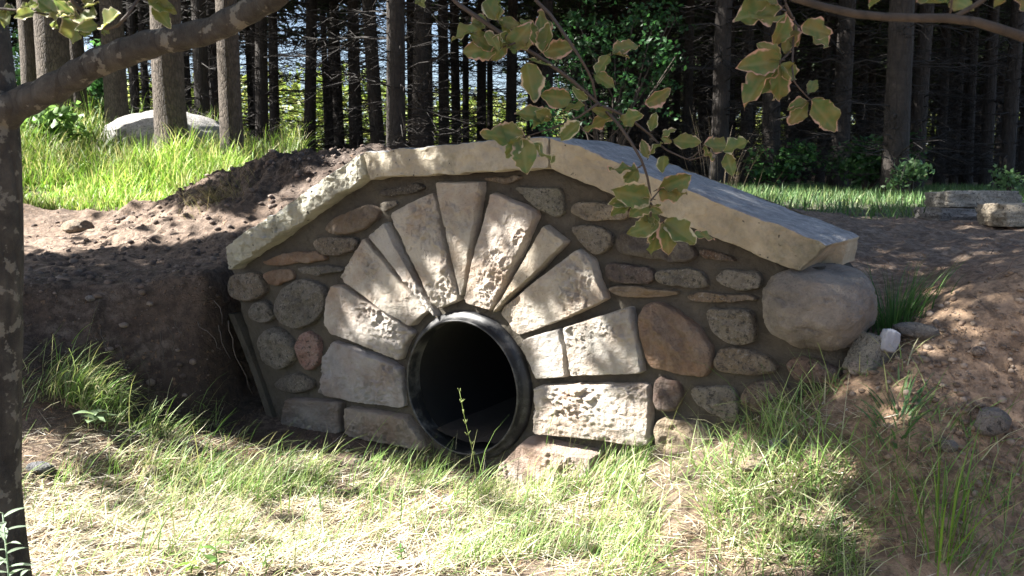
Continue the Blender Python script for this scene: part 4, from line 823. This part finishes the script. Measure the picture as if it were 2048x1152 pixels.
# ------------------------------------------------------------------ pines
def pine_trunk(seed, H=15., r0=.13, sides=12, n=40, nz=.06):
    mb = MB(); r = np.random.default_rng(seed); t = np.linspace(0, 1, n); P = np.column_stack([.10*np.sin(t*3+r.uniform(0, 6))*t, .10*np.sin(t*2.3+r.uniform(0, 6))*t, t*H-.15])
    mb.tube(P, r0*np.interp(t, [0, .012, .04, 1], [1.28, 1.1, 1., .28]), sides, True, nz, seed); return mb.mesh('trunk'), P
def dead_branches(seed, P, z0, z1, count, Lm=1.3, r0=.13):
    mb = MB(); r = np.random.default_rng(seed)
    for k in range(count):
        z = r.uniform(z0, z1); i = np.searchsorted(P[:, 2], z); c = P[min(i, len(P)-1)].copy(); c[2] = z; a = r.uniform(0, 6.283); L = Lm*r.uniform(.35, 1.25); dr = r.uniform(-.1, .35); n = 6
        t = np.linspace(0, 1, n); wob = r.normal(0, .05, (n, 3))*t[:, None]*L
        B = c+np.column_stack([np.cos(a)*t*L, np.sin(a)*t*L, -dr*L*t**1.5+.12*L*t])+wob; mb.tube(B, np.linspace(.011, .0035, n), 3, False)
        for q in range(r.integers(4, 10)):
            f = r.uniform(.25, 1); s = B[int(f*(n-1))]; a2 = a+r.choice([-1, 1])*r.uniform(.4, 1.1); l = L*r.uniform(.15, .42); e = s+[np.cos(a2)*l, np.sin(a2)*l, r.normal(-.05, .16)*l*2]; m = (s+e)/2+r.normal(0, .03, 3)
            mb.tube([s, m, e], [.0045, .0035, .002], 3, False)
    return mb.mesh('dead_branches')
def needle_crown(seed, P, z0, z1, whorls, Lm=2.0):
    mb = MB(); r = np.random.default_rng(seed); pts = []
    for k in range(whorls):
        f = k/whorls; z = z0+(z1-z0)*f; L0 = Lm*(1-f)**.7*r.uniform(.7, 1.1)+.25
        for j in range(5):
            a = r.uniform(0, 6.283); L = L0*r.uniform(.6, 1.1); i = min(np.searchsorted(P[:, 2], z), len(P)-1); c = P[i].copy(); c[2] = z+r.uniform(-.2, .2)
            t = np.linspace(0, 1, 5); B = c+np.column_stack([np.cos(a)*t*L, np.sin(a)*t*L, -.12*L*t+.15*L*t**2]); mb.tube(B, np.linspace(.018, .005, 5), 3, False, col=(.06, .048, .04))
            m = int(16*L+6); f2 = r.uniform(.25, 1, m)**.8; q = c+np.column_stack([np.cos(a)*f2*L, np.sin(a)*f2*L, -.12*L*f2])+r.normal(0, .13*L0*.5+.05, (m, 3))*[1, 1, .45]; pts.append(q)
    q = np.vstack(pts); n = len(q); nm = r.normal(size=(n, 3)); ax = r.normal(size=(n, 3))*[1, 1, .4]; ax /= np.linalg.norm(ax, axis=1)[:, None]; sd = np.cross(ax, nm); sd /= np.linalg.norm(sd, axis=1)[:, None]
    L = r.uniform(.10, .26, n)[:, None]; w = L*.22
    V = np.stack([q-ax*L-sd*w*.3, q+sd*w, q+ax*L, q-sd*w], 1).reshape(-1, 3); i = np.arange(n)*4; mb.add(V, np.stack([i, i+1, i+2, i+3], -1), None, col=np.repeat(np.clip(np.array([.045, .075, .028])*(1+r.normal(0, .25, (n, 1))), .008, 1), 4, axis=0))
    return mb.mesh('crown')
VAR = []
for k in range(5):
    tm, P = pine_trunk(100+k); VAR.append((tm, dead_branches(200+k, P, .25, 8.5, 165), needle_crown(300+k, P, 4.0, 15.2, 22, 1.9)))
    for me, m in zip(VAR[-1], ('plantation_bark', 'dead_twig', 'needle')): me.materials.append(M[m])
BIG = []
for k in range(3):
    tm, P = pine_trunk(120+k, 15, .16, 28, 240, .10); BIG.append((tm, dead_branches(220+k, P, 2.6, 9, 26, 1.0), needle_crown(320+k, P, 9.6, 15.2, 8, 1.5)))
    for me, m in zip(BIG[-1], ('pine_bark', 'twig', 'needle')): me.materials.append(M[m])
def pine(x, y, r, label, var, group, r0=.13, rot=None, lean=(0, 0), crown=True):
    t = thing('pine_tree', label, 'tree', (x, y, gz(x, y)), group); t.rotation_euler = (lean[0], lean[1], random.uniform(0, 6.28) if rot is None else rot)
    for name, me, sc in (('trunk', var[0], r/r0), ('dead_branches', var[1], 1.), ('crown', var[2], 1.)):
        if name == 'crown' and not crown: continue
        o = bpy.data.objects.new(name, me); COL.objects.link(o); o.parent = t; o.scale = (sc, sc, 1)
    return t
TREES = []
def pine_px(px, w, Y, label, var=None, group=None, r0=.13, lean=(0, 0)):
    x = (px-1024)/F*Y; TREES.append((x, Y)); return pine(x, Y, w*.5*Y/F, label, var or random.choice(VAR), group, r0, None, lean)
gL = 'sunlit pines on the grassy rise'
for px, w, Y, lb in [(20, 48, 9.6, 'pine trunk at the far left edge behind the beech limb, dark with a grey sheen'), (82, 36, 11.5, 'slim reddish pine second from the left, sunlit down its left edge'),
                     (128, 64, 10.9, 'thick pine with rough pale bark brightly lit, standing above the weeds'), (174, 32, 11.5, 'dark pine close against the right side of the thick pale one'),
                     (247, 44, 11.0, 'reddish pine with a sunlit left edge, left of the big boulder'), (353, 62, 9.0, 'thick cracked-bark pine standing in front of the big boulder'),
                     (471, 44, 9.4, 'grey pine standing at the right end of the big boulder')]:
    pine_px(px, w, Y, lb, random.choice(BIG), gL, .16)
gM = 'dark plantation pines behind the wall'
FR = [(283,18,16),(306,15,18),(390,12,22),(414,30,13.5),(437,24,15),(530,25,15),(555,20,17),(622,24,17),(661,13,24),(684,21,19),(715,25,17),(761,28,15),(795,38,12),(829,21,18),(858,24,16),(890,22,17),(916,19,19),(933,14,24),(964,20,18),(980,13,24),(1020,22,17),(1092,24,15),
      (1155,20,18),(1220,18,20),(1284,22,17),(1322,20,19),(1368,21,17),(1395,10,28),(1434,35,12.5),(1457,10,26),(1488,25,16),(1538,36,13),(1603,11,28),(1638,11,26),(1660,21,18),(1784,50,11.5),(1825,30,14),(1872,21,18),(1900,16,22),(1927,21,18),(1964,24,17),(2004,28,15),(2035,16,20)]
ORD = ['first','second','third','fourth','fifth','sixth','seventh','eighth','ninth','tenth','eleventh','twelfth','thirteenth','fourteenth','fifteenth','sixteenth','seventeenth','eighteenth']
SEC = [(0, 500, 'dark pine behind the big boulder'), (500, 720, 'dark pine above the dirt mound'), (720, 1060, 'dark pine above the middle coping slab'), (1060, 1350, 'dark pine behind the leafy sapling'), (1350, 1700, 'pine above the long right coping slab'), (1700, 2100, 'pine at the shady right edge of the forest')]
SPECIAL = {795: 'broad dull brown pine trunk nearest behind the middle coping slab', 1434: 'tall pine with a bright sunlit patch high on its trunk, above the right coping slab', 1784: 'widest dark trunk in the shady right hand forest', 1538: 'thick dark trunk beside the green shrubs right of the wall', 761: 'dark pine leaning to the left above the joint of the left coping slab'}
cnt = {}
for px, w, Y in FR:
    sec = next(s for s in SEC if s[0] <= px < s[1]); cnt[sec[2]] = cnt.get(sec[2], 0)+1
    lb = SPECIAL.get(px) or ('%s %s, counted from the left' % (ORD[cnt[sec[2]]-1], sec[2]))
    pine_px(px, w, Y, lb, None, gM, lean=(random.uniform(-.02, .02), -.05 if px in (761, 530, 622) else random.uniform(-.02, .02)))
gD = 'slim pines deep in the plantation'
pl = np.array(TREES); k = 0
for Y in np.arange(14, 52, 2.3):
    for x in np.arange(-26, 34, 2.2):
        xx, yy = x+random.uniform(-.5, .5), Y+random.uniform(-.6, .6)
        px = 1024+F*xx/yy
        if px > 2250 or px < -900: continue
        if px < 480 and yy < 20 and xx > -11: continue
        if np.min((pl[:, 0]-xx)**2+((pl[:, 1]-yy)*.5)**2) < .8: continue
        if px < 1150 and yy > 33: continue
        if 480 < px < 1060 and random.random() < (.2 if yy < 22 else .5): continue
        pine(xx, yy, random.uniform(.085, .14), 'one of many slim dark pine trunks receding deep into the plantation', random.choice(VAR), gD, lean=(random.uniform(-.025, .025), random.uniform(-.025, .025))); k += 1
print('deep pines', k)

# far sunlit edge beyond the plantation
P = np.column_stack([rng.uniform(-45, 60, 42000), rng.uniform(50, 62, 42000), np.zeros(42000)]); hh = 4.2+2.2*fbm(np.column_stack([P[:, 0]*.22, P[:, 1]*.1, P[:, 2]]), 3, 3)+1.5*sstep(8, 30, P[:, 0])
P[:, 2] = rng.random(42000)**.9*hh+height0(P[:, :2]); V, T, c = leaf_cloud(P, .42, [(.22, .30, .07), (.28, .35, .09), (.15, .22, .05), (.32, .34, .12)], .3, .7)
mb = MB(); mb.add(V, None, T, col=c); fw = mb.build('far_woodland', M['leaf']); tag(fw, 'sunlit pale green woodland edge seen through the pine trunks', 'woodland', kind='stuff')

# ------------------------------------------------------------------ saplings, shrubs and weeds
def leafy(name, label, cat, px, py, Y, blobs, n, size, cols, group=None, stems=6):
    b0 = at(px, py, Y); b = np.array([b0[0], Y, gz(b0[0], Y)]); t = thing(name, label, cat, b, group); P = []; st = MB()
    for (bx, by, rx, ry, dz) in blobs:
        c = at(bx, by, Y+dz); k = Y/F; m = int(n*rx*ry/sum(q[2]*q[3] for q in blobs)); sub = rng.normal(0, .5, (max(4, m//14), 3))*np.array([rx*k, rx*k, ry*k])
        q = sub[rng.integers(0, len(sub), m)]+rng.normal(0, .055, (m, 3))*np.array([1.2, 1.2, .8])*(.6+size*6); P.append(c+q)
        for e in sub[:stems]:
            st.tube(resample(np.array([b-[0, 0, .03], b*.5+c*.5+rng.normal(0, .04, 3), c+e]), 7, False), np.linspace(.012, .003, 7)*(Y/10+.4), 4, False)
    P = np.vstack(P); P = P[P[:, 2] > height(P[:, :2])+.01]
    V, T, c = leaf_cloud(P, size, cols, 1.0, .62); mb = MB(); mb.add(V, None, T, col=c); st.build('stems', M['twig'], t, True, b); mb.build('foliage', M['leaf'], t, True, b); return t
LG = [(.06, .17, .05), (.085, .21, .06), (.045, .12, .035), (.11, .25, .08)]
leafy('leafy_sapling', 'leafy green sapling growing among the dark trunks behind the wall peak', 'sapling', 1215, 300, 11.5, [(1150, 60, 70, 60, 0), (1230, 70, 80, 60, .3), (1300, 120, 70, 70, 0), (1150, 190, 60, 60, .2), (1240, 200, 80, 60, 0), (1110, 240, 50, 40, 0), (1320, 30, 60, 40, .2)], 2500, .07, [(.03, .10, .03), (.045, .13, .04), (.022, .065, .02)], stems=3)
leafy('shrub', 'green shrub at the foot of the pines right of the coping slab', 'shrub', 1540, 360, 13, [(1545, 330, 45, 30, 0), (1600, 310, 30, 24, 0)], 1200, .09, LG)
leafy('shrub', 'dim green shrub before the widest dark trunk on the right', 'shrub', 1730, 360, 12, [(1730, 320, 50, 45, 0), (1790, 300, 30, 30, 0)], 1300, .085, [(.04, .10, .03), (.05, .12, .04)])
leafy('shrub', 'small pale shrub at the edge of the far grass on the right', 'shrub', 1820, 365, 11, [(1820, 345, 22, 20, 0), (1790, 360, 14, 10, 0)], 350, .07, [(.10, .20, .08), (.14, .24, .10)])
leafy('shrub', 'little bright shrub by the trunks at the far right above the slabs', 'shrub', 2020, 368, 11, [(2020, 358, 18, 12, 0)], 200, .06, [(.12, .22, .09)])
leafy('shrub', 'shady green bush between the pine trunks on the left', 'shrub', 205, 250, 13, [(200, 180, 26, 60, 0), (205, 250, 30, 25, 0), (60, 140, 22, 60, 0)], 1800, .09, LG)
leafy('weed', 'tall broad leaved weed catching the sun beneath the left pines', 'weed', 100, 300, 9.2, [(85, 262, 32, 26, 0), (60, 215, 22, 20, 0), (120, 250, 25, 25, 0)], 420, .115, [(.15, .27, .08), (.19, .31, .10), (.12, .22, .06)], stems=3)
def tuft(name, label, cat, px, py, Y, n, H, spread, cols, w=.003, group=None, lean=.3, droop=.9, az=None):
    b0 = at(px, py, Y); b = np.array([b0[0], Y, gz(b0[0], Y)]); xy = b[:2]+rng.normal(0, spread, (n, 2)); a = np.arctan2(xy[:, 1]-b[1], xy[:, 0]-b[0]) if az is None else rng.normal(az, .7, n)
    V, Q, c = blades(on_ground(xy, -.005), H*(.5+.7*rng.random(n)), w*(.7+.6*rng.random(n)), a, np.abs(rng.normal(lean, .2, n)), np.abs(rng.normal(droop, .4, n)), pick(cols, n), 6); mb = MB(); mb.add(V, Q, col=c)
    o = mb.build(name, M['grass'], None, True, b, b); return tag(o, label, cat, group)
tuft('dry_grass_tuft', 'dry straw coloured grass tuft hanging on the dirt mound', 'grass tuft', 440, 392, 6.2, 260, .24, .10, [(.30, .26, .14), (.22, .22, .09), (.36, .30, .18)], .0022, lean=.8, droop=1.2, az=-1.8)
tuft('dead_weed', 'bare dry arching stems behind the right coping slab', 'dead weed', 1440, 380, 7.0, 46, .62, .12, [(.13, .10, .065), (.17, .135, .09)], .0028, lean=.25, droop=.6)
tuft('grass_tuft', 'dark green grass tuft growing in the hollow behind the boulder', 'grass tuft', 1785, 650, 2.9, 240, .20, .05, [(.06, .14, .035), (.08, .17, .04)], .003)
tuft('grass_tuft', 'long grass tuft drooping over the left side of the dug pit', 'grass tuft', 165, 720, 3.62, 170, .26, .06, GREEN, .0042, lean=.5, droop=1.3, az=-.4)
tuft('grass_tuft', 'broad bladed dark grass clump on the sandy bank at the right', 'grass tuft', 1800, 840, 2.42, 60, .12, .03, [(.06, .14, .05), (.08, .17, .05)], .006, lean=.6, droop=.9)
tuft('grass_tuft', 'bright upright grass tuft at the lower right corner', 'grass tuft', 1880, 1080, 2.2, 40, .24, .05, [(.16, .28, .03), (.10, .20, .03)], .005, lean=.1, droop=.3)
# one flowering grass stem in front of the pipe
b = np.array([at(965, 955, 2.9)[0], 2.9, 0]); b[2] = gz(b[0], b[1]); mb = MB(); P = resample(np.array([b, at(945, 900, 2.9), at(930, 840, 2.9), at(919, 782, 2.9)]), 14, False); mb.tube(P, np.linspace(.0016, .0009, 14), 5, col=(.20, .27, .07))
for k in range(26):
    f = 7+k*.25; q = P[int(min(f, 13))]+rng.normal(0, .002, 3); mb.tube([q, q+[rng.normal(0, .006), rng.normal(0, .004), .011]], [.0022, .0006], 4, col=(.30, .36, .13))
o = mb.build('tall_grass', M['grass'], None, True, b, b); tag(o, 'single tall seeding grass stem standing before the dark pipe mouth', 'grass')
# broad-leaved seedlings
def seedling(name, label, px, py, Y, leaves, col, h=.05, L=.045, wd=.45):
    p0 = at(px, py, Y); b = np.array([p0[0], Y, gz(p0[0], Y)]); t = thing(name, label, 'weed', b); mb = MB(); lf = MB()
    mb.tube([b-[0, 0, .01], b+[.003, 0, h*.5], b+[0, 0, h]], [.0022, .002, .0015], 5, col=col); mb.build('stem', M['leaf'], t, True, b)
    nu, nv = 5, 8; uu, tt = np.meshgrid(np.linspace(-1, 1, nu), np.linspace(0, 1, nv)); i = (np.arange(nv-1)[:, None]*nu+np.arange(nu-1)[None]).ravel(); Q = np.stack([i, i+1, i+nu+1, i+nu], -1)
    for k in range(leaves):
        a = k*2.4+rng.uniform(-.3, .3); z0 = h*(.25+.75*(k+1)/leaves); l = L*rng.uniform(.7, 1.2); ax = np.array([math.cos(a), math.sin(a), rng.uniform(.1, .7)]); ax /= np.linalg.norm(ax); sd = np.cross(ax, [0, 0, 1]); sd /= np.linalg.norm(sd); nm = np.cross(sd, ax)
        w = l*wd*.5*np.sin(np.pi*np.clip(tt, .03, .97)**.8); V = b+[0, 0, z0]+ax*(tt*l)[..., None]+sd*(uu*w)[..., None]+nm*(.3*np.abs(uu)*w-.35*l*tt**2)[..., None]; lf.add(V.reshape(-1, 3), Q, col=pick([col], 1)[0])
    lf.build('leaves', M['leaf'], t, True, b); return t
seedling('seedling', 'small broad leaved seedling upright in the bright straw, lower left', 432, 1125, 2.42, 6, (.13, .24, .06), .10, .05, .5)
seedling('seedling', 'low lime green seedling just left of the upright broad leaved one', 380, 1115, 2.45, 6, (.22, .36, .05), .04, .035, .5)
seedling('seedling', 'narrow leaved sprout in the straw below the pipe', 800, 1065, 2.6, 8, (.10, .22, .05), .05, .03, .25)
seedling('seedling', 'little sprout between the seedling and the pipe, in bright straw', 530, 1100, 2.48, 5, (.15, .24, .07), .055, .03, .3)
seedling('dock_weed', 'pale broad leaved weed drooping beside the grass tuft at the pit', 185, 790, 3.42, 9, (.22, .30, .17), .07, .075, .6)
seedling('mugwort', 'silvery cut leaved plant standing before the beech trunk, lower left corner', 12, 1110, 1.72, 34, (.30, .38, .28), .44, .06, .22)
seedling('mugwort', 'shorter silvery plant to the right of the tall one in the bottom left corner', 42, 1150, 1.78, 20, (.32, .40, .30), .28, .06, .22)
# roots hanging out of the dug bank
mb = MB()
for x, y0, x1, y1, Y in [(395, 645, 440, 700, 3.98), (455, 640, 505, 790, 3.97), (320, 665, 330, 760, 3.96), (335, 655, 345, 720, 3.95), (270, 700, 300, 850, 3.9), (240, 690, 280, 800, 3.88), (425, 600, 445, 650, 4.02), (350, 650, 365, 670, 3.98), (440, 650, 460, 720, 4.0), (200, 660, 235, 720, 3.95)]:
    A, B = at(x, y0, Y+.06), at(x1, y1, Y-.06); P = resample(np.array([A, A*.6+B*.4+rng.normal(0, .015, 3), B]), 9, False)+rng.normal(0, .004, (9, 3)); mb.tube(P, np.linspace(.0035, .0012, 9), 4)
ro = mb.build('roots', M['twig']); tag(ro, 'thin bare roots hanging from the dug bank', 'roots', kind='stuff')
